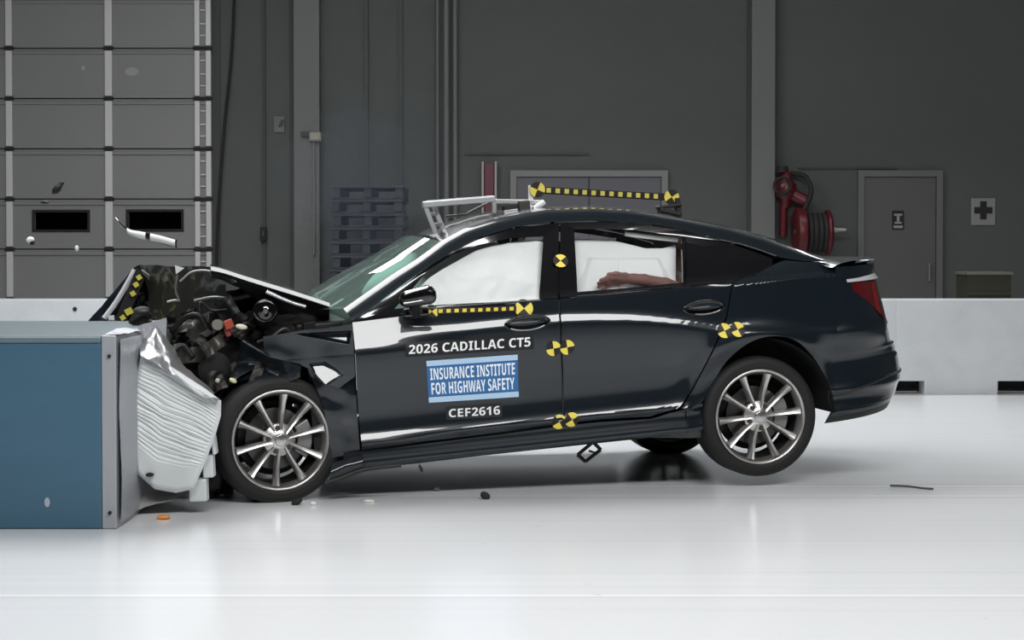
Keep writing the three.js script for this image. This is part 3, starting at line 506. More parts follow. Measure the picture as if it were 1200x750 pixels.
// --- bonnet, thrown up and folded over
{
  const near = [[.355,1.005,.66],[.193,1.075,.66],[.05,1.134,.66],[-.092,1.193,.66],[-.198,1.238,.66],[-.264,1.258,.66]], far = [[.458,.979,-.68],[.283,1.064,-.68],[.118,1.137,-.68],[-.045,1.204,-.68],[-.168,1.246,-.68],[-.25,1.271,-.68]];
  const N = sample(near, true), Fz = sample(far, true);
  obj('bonnet', crumple(grid((u, v) => { const a = N(u), b = Fz(u); return a.map((q, k) => q + (b[k] - q) * v + (k === 1 ? .012 * Math.sin(v * Math.PI) : 0)); }, 40, 24), .003, 4, 2), M.paint, car, 'bonnet bent up into a peak');
  obj('bonnet_lip', grid((u, v) => { const a = N(u); return [a[0], a[1] - .004 + .024 * v, a[2] + .034 - .0062 * v - .0017 * v * v]; }, 40, 3), M.paint, car, 'turned-down edge of the bonnet'); obj('bonnet_lip', grid((u, v) => { const a = N(u); return [a[0], a[1] - .004 - .02 * v, a[2] + .034 - .03 * v]; }, 40, 3), M.under, car);
  obj('bonnet_lip', tube([[-.254,1.266,.62],[-.199,1.224,.64],[-.134,1.178,.66]], .01, 14, 8), M.paint, car);
  // front half hangs down from the ridge, underside towards the doors side
  const top = [[-.191,1.249,.4],[-.29,1.274,.2],[-.459,1.284,-.25],[-.657,1.307,-.7]], bot = [[-.151,1.03,.5],[-.32,.932,.3],[-.475,.897,-.1],[-.613,.858,-.5]];
  const Tp = sample(top, true), B = sample(bot, true);
  obj('bonnet_front', crumple(grid((u, v) => { const a = Tp(u), b = B(u); return a.map((q, k) => q + (b[k] - q) * v - (k === 2 ? .06 * Math.sin(v * Math.PI) : 0)); }, 36, 22), .03, 6, 5), mat(lin(.02, .02, .016), .5, .3, { clearcoat: .6 }), car, 'underside of the folded bonnet');
  for (const g of [tube([[-.446,1.237,.1],[-.463,1.151,.1],[-.448,1.091,.1]], .008, 14, 6), tube([[-.516,1.087,.1],[-.477,1.093,.1],[-.444,1.09,.1]], .007, 10, 6), tube([[-.434,1.2,.28],[-.364,1.247,.28],[-.27,1.245,.3],[-.158,1.183,.35]], .008, 20, 6), tube([[-.363,1.086,.35],[-.26,1.098,.4],[-.145,1.084,.45],[-.029,1.104,.5]], .012, 20, 6)]) obj('bonnet_brace', g, M.metalGrey, car);
  obj('bonnet_frame', crumple(grid((u, v) => { const a = N(u), d = [0, -.04 - .13 * Math.sin(Math.PI * Math.min(1, .25 + u)), -.16]; return a.map((q, k) => q + d[k] * v - (k === 1 ? .012 : 0)); }, 30, 10), .02, 9, 4), M.under, car, 'dark inner frame of the bonnet');
  // right wing standing beyond the barrier, with its lamp opening
  const wing = coonsMap([[-1.038,.964,-.86],[-.937,.938,-.86],[-.824,.923,-.86]], [[-.824,.923,-.86],[-.742,1.088,-.86],[-.635,1.299,-.86]], [[-.709,1.294,-.86],[-.671,1.307,-.86],[-.635,1.299,-.86]], [[-1.038,.964,-.86],[-.869,1.131,-.86],[-.709,1.294,-.86]]);
  obj('right_wing', crumple(grid((u, v) => { const p = wing(u, v); return [p[0], p[1], -.86 + .03 * Math.sin(u * Math.PI)]; }, 20, 30), .012, 6, 8), M.paint, car, 'right front wing standing up beyond the barrier');
  obj('wing_highlight', tube([[-.919,.993,-.8],[-.85,1.072,-.8],[-.774,1.177,-.8],[-.709,1.278,-.8]], .016, 24, 8), mat(lin(.72, .73, .75), .5, .2), car);  // pale colour stands in for the highlight on the dark wing paint
  obj('lamp_housing', crumple(grid((u, v) => { const p = coonsMap([[-.86,.932,-.74],[-.728,.899,-.74],[-.594,.897,-.74]], [[-.594,.897,-.74],[-.588,1.088,-.74],[-.654,1.291,-.74]], [[-.697,1.268,-.74],[-.675,1.287,-.74],[-.654,1.291,-.74]], [[-.86,.932,-.74],[-.771,1.125,-.74],[-.697,1.268,-.74]])(u, v); return [p[0], p[1], -.74 - .08 * Math.sin(u * Math.PI)]; }, 20, 20), .02, 8, 1), M.gloss, car);
  for (const g of [tube([[-.654,1.26,-.66],[-.608,1.198,-.66],[-.594,1.123,-.66],[-.605,1.05,-.66],[-.63,.999,-.66]], .009, 24, 8), tube([[-.663,1.276,-.64],[-.606,1.219,-.64],[-.572,1.132,-.64],[-.57,1.037,-.64]], .007, 24, 8)]) obj('lamp_ring', g, M.metalGrey, car);
  obj('lamp_reflector', T(new THREE.SphereGeometry(.08, 20, 14).scale(.8, .5, .4), ...[-.687,1.013,-.7]), mat(lin(.07, .07, .07), .4, .5), car);
  const dots = [[-.683,1.23,-.69],[-.705,1.187,-.69],[-.728,1.134,-.69],[-.762,1.026,-.69],[-.801,.992,-.69]]; // target tape
  obj('tape_strip', bar([-.665,1.271,-.7], [-.819,.967,-.7], .004, .07), M.rubber, car, 'black tape with yellow squares');
  const Y = mat(lin(.72, .66, .1), .5); dots.forEach((p, i) => obj('tape_square', T(new THREE.BoxGeometry(.03, .03, .006), p[0], p[1], p[2] + .02, 0, 0, .5), Y, car)); obj('tape_square', T(new THREE.BoxGeometry(.045, .04, .006), ...[-.761,1.027,-.66], 0, 0, .4), Y, car);
  obj('wing_shard', T(extrude([[0, 0], [.05, -.02], [.002, -.05]], .004, .001), ...[-.455,1.292,.1]), M.white, car); obj('wing_shard', T(new THREE.BoxGeometry(.035, .035, .02), ...[-.866,.996,-.6]), M.white, car);
}
// --- what is left of the engine bay
{
  const lump = (name, c, s, m, amp, f, k) => obj(name, T(crumple(crumple(new THREE.IcosahedronGeometry(1, 14).scale(...s), amp, f, k), amp * .5, f * 3, k + 5), ...c), m, car);
  lump('engine_block', [-.3, .62, -.02], [.5, .34, .45], M.under, .12, 4, 2); lump('engine_block', [-.75, .5, -.3], [.35, .42, .5], M.under, .12, 4, 5);
  lump('engine_cover', [-.05, .78, .1], [.3, .12, .4], M.plastic, .05, 6, 3);
  lump('crushed_bumper', [-.36, .33, .5], [.16, .3, .32], M.plastic, .07, 6, 7);
  lump('strut_tower', [.08, .72, .6], [.14, .2, .16], M.under, .05, 7, 4);
  lump('radiator', [-.42, .72, .3], [.1, .24, .25], M.under, .06, 8, 8); lump('intake', [-.1, .95, -.05], [.34, .13, .45], M.under, .05, 6, 4); lump('intake', [-.075,1.045,-.35], [.24, .06, .22], M.under, .03, 6, 12); lump('intake', [.16, .93, .2], [.2, .09, .45], M.under, .03, 6, 2);
  obj('inner_wing', crumple(grid((u, v) => [-.55 + .95 * u, .45 + .38 * v + .05 * u, .66 - .1 * Math.sin(u * 3)], 24, 14), .05, 6, 6), M.under, car);
  obj('wheel_housing', grid((u, v) => { const a = Math.PI * (-.05 + 1.1 * u); return [.03 + .4 * Math.cos(a), .33 + .4 * Math.sin(a), .82 - .5 * v]; }, 30, 6), M.under, car);
  obj('subframe', slab(-.4, .4, .2, .34, -.6, .55), M.under, car);
  const inBay = () => { for (;;) { const x = rr(-.72, .22), y = rr(.42, 1.02); const top = x < -.3 ? 1.12 : 1.12 - (x + .3) * .36, bot = x < -.25 ? .36 : .62; const left = y > 1 ? -.72 : -.6 + (1 - y) * .72; if (y < top - .06 && y > bot && x > left) return [x, y, rr(.42, .78)]; } };
  const dk = [lin(.008, .008, .007), lin(.015, .014, .011), lin(.026, .023, .018), lin(.006, .006, .007)].map(c => mat(c, .5, .2)), gr = [mat(lin(.07, .068, .058), .4, .6), mat(lin(.18, .17, .15), .4, .6)];
  for (let i = 0; i < 46; i++) { const p = inBay(), w = rr(.06, .2), h = rr(.04, .13); const g = crumple(T(grid((u, v) => [(u - .5) * w, (v - .5) * h, .03 * Math.sin(u * 5 + i)], 10, 8), 0, 0, 0, rr(-.6, .6), rr(-.7, .7), rr(-1.2, 1.2)), .03, 14, i); obj('torn_plate', T(g, ...p), i % 9 === 0 ? gr[0] : dk[i % 4], car); }
  for (let i = 0; i < 16; i++) { const p = inBay(); const pts = [0, 1, 2, 3].map(k => [p[0] + (k - 1.5) * rr(.03, .09), p[1] + rr(-.07, .07), p[2] + rr(-.04, .05)]); obj('engine_hose', tube(pts, rr(.007, .016), 24, 8), i % 6 === 0 ? gr[0] : dk[i % 4], car); }
  for (let i = 0; i < 10; i++) { const p = inBay(); obj('engine_bracket', T(box(rr(.04, .1), rr(.03, .07), rr(.03, .06), 0, 0, 0, .008), p[0], p[1], p[2], rr(-1, 1), rr(-1, 1), rr(-1, 1)), i % 4 === 0 ? gr[0] : dk[i % 4], car); }
  for (let i = 0; i < 10; i++) { const p = inBay(); obj('engine_bolt', T(new THREE.CylinderGeometry(.012, .012, .03, 8), p[0], p[1], p[2] + .03, 1.4, 0, rr(-1, 1)), gr[i % 2], car); }
  // pieces one can tell apart
  const at = (p, g) => T(g, ...p);
  obj('relay_box', at([-.197,.962,.8], box(.05, .05, .04, 0, 0, 0, .008).rotateZ(.3)), mat(lin(.33, .05, .025), .5), car, 'orange-red connector');
  obj('relay_box', at([-.205,.916,.78], box(.03, .04, .03, 0, 0, 0, .008).rotateZ(.3)), mat(lin(.25, .03, .03), .5), car);
  obj('cable_clip', at([-.132,.944,.82], new THREE.SphereGeometry(1, 16, 10).scale(.032, .014, .014).rotateZ(-.25)), mat(lin(.7, .66, .52), .5), car);
  obj('fluid_cap', at([-.255,.962,.78], new THREE.CylinderGeometry(.03, .03, .02, 20).rotateX(1.3)), gr[0], car);
  obj('pulley', at([.003,1.012,.76], lathe([[0, .03], [.016, .03], [.018, .018], [.05, .014], [.062, .02], [.066, 0], [.06, -.03]], 32).rotateX(Math.PI / 2)), M.gloss, car); obj('pulley_bolt', at([.001,1.013,.8], new THREE.CylinderGeometry(.014, .014, .02, 6).rotateX(Math.PI / 2)), gr[1], car);
  obj('ball_joint', at([-.384,.973,.78], new THREE.SphereGeometry(.014, 12, 8)), gr[1], car);
  obj('alternator', at([-.287,.726,.7], lathe([[0, .06], [.05, .06], [.085, .03], [.09, -.02], [.08, -.08]], 32).rotateX(1.3)), M.under, car);
  obj('torn_bracket', at([-.286,.855,.78], crumple(grid((u, v) => [(u - .5) * .13, (v - .5) * .07, .02 * Math.sin(u * 6)], 12, 8), .015, 16, 2).rotateZ(.5)), gr[0], car);
  obj('torn_bracket', at([-.077,.677,.8], crumple(grid((u, v) => [(u - .5) * .05, (v - .5) * .2, .03 * Math.sin(v * 4)], 8, 14), .015, 12, 4).rotateZ(-.5)), dk[2], car);
  obj('bulb', at([-.2,.664,.84], new THREE.SphereGeometry(1, 14, 10).scale(.022, .013, .013).rotateZ(-.6)), mat(lin(.75, .72, .45), .4), car); obj('bulb', at([-.28,.672,.84], new THREE.SphereGeometry(.013, 12, 8)), mat(lin(.5, .5, .45), .4), car);
  obj('wing_rail_highlight', tube([[.017,1.116,.74],[.096,1.072,.74],[.166,1.038,.74],[.22,1.017,.74]], .011, 20, 8), mat(lin(.55, .56, .58), .25, .8), car, 'pale strip for the highlight on the inner wing edge');  // highlight along the rail put in as a pale tube
  obj('cowl', [box(.4, .05, 1.3, .36, .9, 0, .02)], M.plastic, car);
  obj('marker_lamp', T(box(.05, .035, .03, 0, 0, 0, .01), ...[-.275,.325,.72]), M.orange, car, 'orange side marker lamp');
  obj('bumper_skin', crumple(sheet(coonsMap([[-.368,.043,.8],[-.244,.015,.8]], [[-.244,.015,.8],[-.233,.417,.8],[-.148,.629,.8]], [[-.27,.627,.8],[-.148,.629,.8]], [[-.368,.043,.8],[-.321,.335,.8],[-.27,.627,.8]]), 12, 24, (x, y, u) => .62 - .08 * u, .02), .03, 7, 12), mat(lin(.03, .034, .042), .5), car);
}
// --- air bags and cabin
{
  const cur = (w, amp, k, d) => { const m = coonsMap(w.b, w.r, [...w.t].reverse(), [...w.l].reverse()); return grid((u, v) => { const p = m(u, v), e = Math.sin(Math.PI * u) * Math.sin(Math.PI * v); return [p[0], p[1], bodyZ(p[0], p[1]) - d + .03 * Math.sqrt(Math.max(0, e)) + amp * (noise.noise(p[0] * 7 + k, p[1] * 8, k) + .5 * noise.noise(p[0] * 17, p[1] * 17, k))]; }, 60, 40); };
  const f = cur({ b: [[.773,.944],[1.132,.942],[1.513,.946]], r: [[1.513,.946],[1.576,1.265]], t: [[1.576,1.265],[1.5,1.28],[1.392,1.274],[1.268,1.26],[1.192,1.243],[1.088,1.199],[.986,1.156],[.908,1.116],[.828,1.053],[.781,1.016]], l: [[.781,1.016],[.773,.944]] }, .016, 3, .065);
  obj('curtain_air_bag', f, M.curtain, car, 'white curtain air bag behind the front window'); obj('curtain_air_bag', mirror(f), M.curtain, car);
  const r = cur({ b: [[1.686,.95],[1.997,.947],[2.308,.949]], r: [[2.308,.949],[2.367,1.183]], t: [[2.367,1.183],[2.283,1.17],[2.184,1.178],[2.092,1.209],[2.014,1.235],[1.88,1.257],[1.748,1.268]], l: [[1.748,1.268],[1.686,.95]] }, .005, 6, .15);
  const bag = obj('curtain_air_bag', r, M.curtain, car, 'white curtain air bag behind the rear window'); obj('curtain_air_bag', mirror(r), M.curtain, car);
  const m = coonsMap([[1.719,.956],[2.001,.955],[2.282,.955]], [[2.282,.955],[2.275,1.041],[2.25,1.12]], [[1.825,1.149],[1.856,1.156],[2.05,1.14],[2.25,1.12]], [[1.719,.956],[1.768,1.05],[1.825,1.149]]);
  obj('air_bag_pocket', grid((u, v) => { const p = m(u, v), e = Math.min(u, 1 - u, 1 - v) * 14; return [p[0], p[1], bodyZ(p[0], p[1]) - .135 + .025 * Math.min(1, e) - .01 * Math.exp(-(((u - .45) / .012) ** 2))]; }, 70, 40), mat(lin(.9, .9, .9), .8), bag);
  obj('air_bag_fold', tube([[2.068,1.272,.66],[2.189,1.246,.67],[2.366,1.212,.68]].map(p => [p[0], p[1], bodyZ(p[0], p[1]) - .08]), .014, 20, 8), M.curtain, bag);
  obj('driver_air_bag', T(crumple(new THREE.SphereGeometry(1, 40, 28).scale(.2, .06, .2), .012, 6, 1).rotateZ(.55), ...[.77,1.137,.14]), M.curtain, car); obj('passenger_air_bag', T(crumple(new THREE.SphereGeometry(1, 40, 28).scale(.2, .2, .3), .03, 5, 2), .95, .9, -.36), M.curtain, car);
  obj('dashboard', [T(new RoundedBoxGeometry(.42, .25, 1.45, 4, .08), .62, .82, 0)], M.interior, car);
  obj('steering_wheel', T(new THREE.TorusGeometry(.18, .015, 10, 40).rotateY(Math.PI / 2).rotateZ(.4), .9, .88, .36), M.interior, car);
  const seat = (x, z, w) => { const s = obj('seat', [T(new RoundedBoxGeometry(.5, .16, w, 4, .06), x, .42, z), T(new RoundedBoxGeometry(.14, .62, w, 4, .06), x + .3, .74, z, 0, 0, -.28)], M.interior, car); obj('headrest', T(new RoundedBoxGeometry(.1, .18, Math.min(.28, w), 4, .045), x + .43, 1.12, z, 0, 0, -.2), M.interior, s); };
  seat(1.2, .37, .5); seat(1.2, -.37, .5); seat(2.15, 0, 1.3);
  obj('parcel_shelf', slab(2.55, 3.1, .86, .88, -.62, .62), M.interior, car);
  obj('pillar_trim', [slab(1.58, 1.7, .3, .95, .74, .8), bar([1.62, .95, .78], [1.66, 1.38, .56], .02, .1)], M.interior, car);
}
// --- stickers
const Q = (name, quad, tex, parent, label, off = .0035, m2 = {}) => { // quad: bottom-left, bottom-right, top-right, top-left on the skin
  const g = grid((u, v) => { const p = [0, 1].map(k => (1 - u) * (1 - v) * quad[0][k] + u * (1 - v) * quad[1][k] + u * v * quad[2][k] + (1 - u) * v * quad[3][k]); return [p[0], p[1], bodyZ(p[0], p[1]) + off]; }, 24, 10);
  return obj(name, g, mat(0xffffff, .55, 0, { map: tex, ...m2 }), parent, label);
};
const fit = (c, s, x, y, w, h, font) => { c.font = font; c.textBaseline = 'alphabetic'; const m = c.measureText(s); c.save(); c.translate(x, y); c.scale(w / m.width, 1); c.fillText(s, 0, 0); c.restore(); };
Q('name_sticker', [[.714,.71],[1.418,.689],[1.423,.77],[.721,.787]], canvasTex(1024, 120, (c, w, h) => { c.fillStyle = '#06070a'; c.fillRect(0, 0, w, h); c.fillStyle = '#f2f3f4'; fit(c, '2026 CADILLAC CT5', 22, 96, 980, 0, 'bold 104px sans-serif'); }), frontDoor, 'black sticker with white lettering');
Q('institute_sticker', [[.829,.448],[1.326,.431],[1.327,.667],[.825,.679]], canvasTex(1024, 480, (c, w, h) => {
  c.fillStyle = '#2f6ca6'; c.fillRect(0, 0, w, h); c.fillStyle = '#b4d2ec'; c.fillRect(0, 0, w, 62); c.fillRect(0, h - 62, w, 62); c.fillStyle = '#1c5690'; c.fillRect(0, 62, w, 12); c.fillRect(0, h - 74, w, 12); c.fillStyle = '#f4f9ff';
  c.save(); c.scale(1, 1.25); fit(c, 'INSURANCE INSTITUTE', 30, 178, 964, 0, 'bold 148px sans-serif'); fit(c, 'FOR HIGHWAY SAFETY', 30, 312, 950, 0, 'bold 148px sans-serif'); c.restore(); }), frontDoor, 'blue sticker with white lettering and pale stripes');
Q('number_sticker', [[.917,.345],[1.225,.331],[1.229,.405],[.922,.415]], canvasTex(512, 124, (c, w, h) => { c.fillStyle = '#15181c'; c.fillRect(0, 0, w, h); c.fillStyle = '#eceded'; fit(c, 'CEF2616', 16, 100, 480, 0, 'bold 108px sans-serif'); }), frontDoor, 'dark sticker with white lettering');
const targetTex = canvasTex(256, 256, (c, w) => { for (let q = 0; q < 4; q++) { c.fillStyle = q % 2 ? '#f1dd5c' : '#17130a'; c.beginPath(); c.moveTo(w / 2, w / 2); c.arc(w / 2, w / 2, w / 2, q * Math.PI / 2, (q + 1) * Math.PI / 2); c.closePath(); c.fill(); } });
const M_target = mat(0xffffff, .55, 0, { map: targetTex });
function disc(p, r, parent, turn = 0) { const z = bodyZ(p[0], p[1]), g = new THREE.CircleGeometry(r, 32); g.rotateZ(turn); const a = g.attributes.position; for (let i = 0; i < a.count; i++) { const x = p[0] + a.getX(i), y = p[1] + a.getY(i); a.setXYZ(i, x, y, bodyZ(x, y) + .004); } g.computeVertexNormals(); return obj('target_sticker', g, M_target, parent, 'round yellow and black target sticker'); }
const tA = [[1.528,.681],[1.539,.272],[1.385,.913],[.882,.94]], tB = [[1.605,.681],[1.611,.277],[2.506,.692],[2.584,.692]];
disc(tA[0], .041, frontDoor, .1); disc(tA[1], .041, frontDoor, .5); disc(tB[0], .041, rearDoor, .1); disc(tB[1], .041, rearDoor, .5); disc(tB[2], .041, rearDoor, .3); disc(tB[3], .041, quarter, .3);
{ const p = [1.639,1.152], n = new THREE.Vector3(0, .55, .83).normalize(), g = new THREE.CircleGeometry(.042, 32).rotateZ(.6).rotateX(-.56); obj('target_sticker', T(g, p[0], p[1], bodyZ(p[0], p[1]) + .022), M_target, frontDoor, 'round target sticker on the black door pillar'); }
for (const p of [tA[2], tA[3]]) disc(p, p === tA[2] ? .05 : .036, frontDoor, 2.2);
Q('target_tape', [[.908,.924],[1.341,.901],[1.344,.932],[.912,.954]], canvasTex(512, 32, (c, w, h) => { c.fillStyle = '#0c0b08'; c.fillRect(0, 0, w, h); c.fillStyle = '#e9cf3e'; for (let i = 0; i < 10; i++) c.fillRect(8 + i * 51, 6, 27, 20); }), frontDoor, 'black tape with yellow squares', .005);

// ------------------------------------------------------------------ things on the car
const carP = (x, y, z) => { car.updateMatrixWorld(true); return car.localToWorld(new THREE.Vector3(x, y, z)); };
const onCar = (name, label, category) => { const t = thing(name, label, category); t.position.copy(car.position); t.quaternion.copy(car.quaternion); return t; };
{ // camera frame of aluminium profile on the front of the roof
  const t = onCar('camera_frame', 'silver aluminium camera frame clamped on the front of the car roof', 'frame');
  const A = M.aluminium;
  const legs = [[[.958,1.534,.42],[1.016,1.34,.42]], [[1.016,1.531,.36],[1.075,1.346,.36]]];
  const leg = obj('frame_leg', [bar(legs[0][0], legs[0][1], .02, .024), bar(legs[1][0], legs[1][1], .02, .024)], A, t);
  for (const k of [0, .33, .66, 1]) obj('cross_piece', bar(legs[0][0].map((v, i) => v + (legs[0][1][i] - v) * k), legs[1][0].map((v, i) => v + (legs[1][1][i] - v) * k), .02, .02), A, leg);
  obj('frame_foot', bar([.981,1.343,.42], [1.079,1.355,.4], .05, .012), A, t);
  obj('frame_rail', bar([.947,1.525,.42], [1.368,1.528,.42], .04, .034, .006), A, t); obj('frame_rail', bar([1.08,1.546,-.3], [1.481,1.548,-.3], .03, .03, .006), A, t);
  obj('frame_rail', bar([1.38,1.516,.3], [1.673,1.489,.3], .03, .028, .005), A, t); obj('frame_post', bar([1.358,1.529,.42], [1.357,1.446,.42], .03, .022), A, t);
  obj('cross_rail', bar([.967,1.524,.42], [1.095,1.545,-.3], .03, .03, .005), A, t); obj('cross_rail', bar([1.353,1.524,.42], [1.481,1.548,-.3], .03, .03, .005), A, t);
  obj('brace', bar([1.217,1.458,.34], [1.342,1.508,.34], .014, .014), M.metalGrey, t); obj('brace', bar([1.093,1.449,.3], [1.234,1.453,.3], .014, .014), M.metalGrey, t);
  obj('camera_body', T(box(.09, .055, .08, 0, 0, 0, .01), ...[1.477,1.464,.3]), M.rubber, t); obj('camera_body', T(box(.07, .06, .08, 0, 0, 0, .01), ...[1.555,1.478,.3]), M.metalDark, t);
  obj('rear_clamp', bar([1.423,1.447,.36], [1.505,1.453,.36], .05, .02), A, t);
  obj('lens_tube', rod([1.606,1.453,.36], [1.67,1.488,.36], .018, .018, 20), mat(lin(.75, .75, .75), .4), t); obj('lens_base', bar([1.6,1.443,.36], [1.671,1.438,.36], .05, .012), A, t);
}
{ // target bar
  const t = onCar('target_bar', 'yellow and black dotted target bar above the car roof', 'marker');
  const a = [1.709,1.571,0], b = [2.544,1.465,0];
  obj('bar_strip', bar(a, b, .02, .044, .004), M.rubber, t);
  const Y = mat(lin(.72, .62, .11), .5); for (let i = 0; i < 13; i++) { const k = .085 + i * .0665; obj('yellow_square', T(new THREE.BoxGeometry(.027, .028, .004), ...a.map((v, j) => v + (b[j] - v) * k + (j === 2 ? .011 : 0)), 0, 0, Math.atan2(b[1] - a[1], b[0] - a[0])), Y, t); }
  for (const [p, s] of [[a, 1.1], [b, .5]]) obj('end_target', T(new THREE.CylinderGeometry(.047, .047, .008, 36).rotateX(Math.PI / 2).rotateZ(s), p[0], p[1], p[2] + .018), [M.rubber, M_target, M.rubber], t);
  obj('bar_post', [bar([1.675,1.601,0], [1.664,1.468,0], .02, .028)], M.white, t, 'white front post');
  const ft = obj('rear_mount', [bar([2.446,1.407,.02], [2.594,1.414,.02], .08, .02, .008), bar([2.456,1.393,.02], [2.589,1.352,.02], .1, .03, .01), bar([2.576,1.457,.02], [2.579,1.363,.02], .05, .03)], M.plastic, t, 'black rear mount');
}
{ // rear dummy: arm and hand on the window sill, body hidden behind the air bag
  const t = onCar('crash_test_dummy', 'brown hand and forearm of a crash-test dummy at the rear window', 'dummy');
  const J = [[2.356,.912,.75],[2.235,.967,.782],[2.111,1.004,.788],[2.047,1.016,.788]];
  const blobs = []; const cap = (a, b, ra, rb) => blobs.push([a, b, ra, rb]);
  cap(J[0], J[1], .045, .04); cap(J[1], J[2], .04, .033); cap(J[2], J[3], .033, .032);
  const K = [[1.946,1.034,.8],[1.947,1.025,.795],[1.951,1.012,.785],[1.96,.999,.775]]; // knuckles
  const tips = [[[1.896,1.038,.805],[1.856,1.028,.805]], [[1.891,1.024,.8],[1.841,1.01,.8]], [[1.893,1.01,.79],[1.842,.99,.79]], [[1.904,.994,.78],[1.868,.973,.78]]];
  for (let i = 0; i < 4; i++) { cap(J[3], K[i], .02, .012); cap(K[i], tips[i][0], .0105, .0095); cap(tips[i][0], tips[i][1], .0095, .008); }
  const th = [[2.001,1.042,.8],[1.947,1.056,.805],[1.902,1.057,.805]]; cap(J[3], th[0], .02, .014); cap(th[0], th[1], .0125, .0105); cap(th[1], th[2], .0105, .0085);
  const sh = [2.36, 1.0, .5], el = J[0]; cap(el, sh, .05, .06);
  const field = (bl, lo, hi, n, k) => { // smooth union of tapered capsules, meshed
    const mc = new MarchingCubes(n, M.skinDummy, false, false, 400000), s = Math.max(hi[0] - lo[0], hi[1] - lo[1], hi[2] - lo[2]), c = [0, 1, 2].map(i => (lo[i] + hi[i]) / 2);
    mc.isolation = 0;
    for (let z = 0; z < n; z++) for (let y = 0; y < n; y++) for (let x = 0; x < n; x++) { const p = [x, y, z].map((q, i) => c[i] + ((q - n / 2) / (n / 2)) * s / 2); let d = 1e3; for (const [a, b, ra, rb] of bl) { const ab = b.map((v, i) => v - a[i]), ap = p.map((v, i) => v - a[i]), L = ab[0] ** 2 + ab[1] ** 2 + ab[2] ** 2, h = Math.max(0, Math.min(1, (ap[0] * ab[0] + ap[1] * ab[1] + ap[2] * ab[2]) / L)); const e = Math.hypot(...ap.map((v, i) => v - ab[i] * h)) - (ra + (rb - ra) * h); const w = Math.max(0, k - Math.abs(d - e)) / k; d = Math.min(d, e) - w * w * k / 4; } mc.field[x + y * n + z * n * n] = -d; }
    mc.update(); const cnt = mc.count, g = new THREE.BufferGeometry(), P = mc.positionArray.slice(0, cnt * 3), N = mc.normalArray.slice(0, cnt * 3); for (let i = 0; i < cnt; i++) for (let j = 0; j < 3; j++) P[i * 3 + j] = c[j] + P[i * 3 + j] * s / 2;
    g.setAttribute('position', new THREE.BufferAttribute(P, 3)); g.setAttribute('normal', new THREE.BufferAttribute(N, 3)); return g;
  };
  const lo = [1.75, .85, .4], hi = [2.45, 1.1, .9];
  const armG = field(blobs, lo, hi, 150, .012);
  const body = [[[2.3, .5, .38], [2.42, .98, .38], .15, .15], [[2.42, 1.0, .24], [2.4, 1.0, .5], .07, .065], [[2.42, 1.05, .38], [2.4, 1.14, .38], .055, .055], [[2.39, 1.21, .38], [2.38, 1.25, .38], .085, .095], [[2.3, .5, .3], [1.9, .52, .28], .085, .065], [[2.3, .5, .46], [1.9, .52, .48], .085, .065]];
  obj('dummy_body', [armG, field(body, [1.7, .3, .0], [2.7, 1.4, .8], 70, .06)], M.skinDummy, t);
}
// ------------------------------------------------------------------ crash barrier
{
  const x1 = -1.965, zN = 8.5 - 7.69, zF = zN - 1.6, h = .93, L = 4.2;
  const b = thing('crash_barrier', 'blue steel crash barrier block with a pale steel face plate at left', 'crash barrier', [x1, 0, zN]);
  obj('blue_side', box(L, h - .035, .03, -L / 2, (h - .035) / 2 + .002, -.015, .008), M.barrierBlue, b);
  obj('core', slab(-L, -.02, .002, h - .03, -1.58, -.03), M.barrierBlue, b);
  obj('top_plate', box(L, .04, 1.6, -L / 2, h - .02, -.8, .014), mat(lin(.11, .145, .16), .5, .1), b);
  obj('top_edge', box(L, .03, .03, -L / 2, h - .022, -.005, .01), mat(lin(.13, .19, .215), .5, .1), b);
  const f = obj('face_plate', box(.07, h - .004, 1.62, .036, h / 2, -.81, .006), M.steelPale, b);
  for (const y of [.11, .86]) for (const z of [.0]) obj('bolt', T(new THREE.CylinderGeometry(.009, .009, .012, 10).rotateX(Math.PI / 2), .04, y - .03, .004), M.rubber, f);
  obj('backing_sheet', crumple(grid((u, v) => [.085, .03 + .88 * v, -.02 - 1.5 * u], 30, 16), .012, 3, 4), M.steelPale, f);
  obj('lifted_sheet', crumple(grid((u, v) => [-.005 + .075 * v + .02, h + .003 + .018 * Math.sin(u * 3) * (1 - v), -.02 - .5 * u], 20, 6), .006, 8, 2), M.steelPale, f);
  obj('scuff', T(new THREE.CircleGeometry(.5, 7).scale(.028, .05, 1), -.26, .13, .002), mat(lin(.4, .45, .5), .6), b);
}
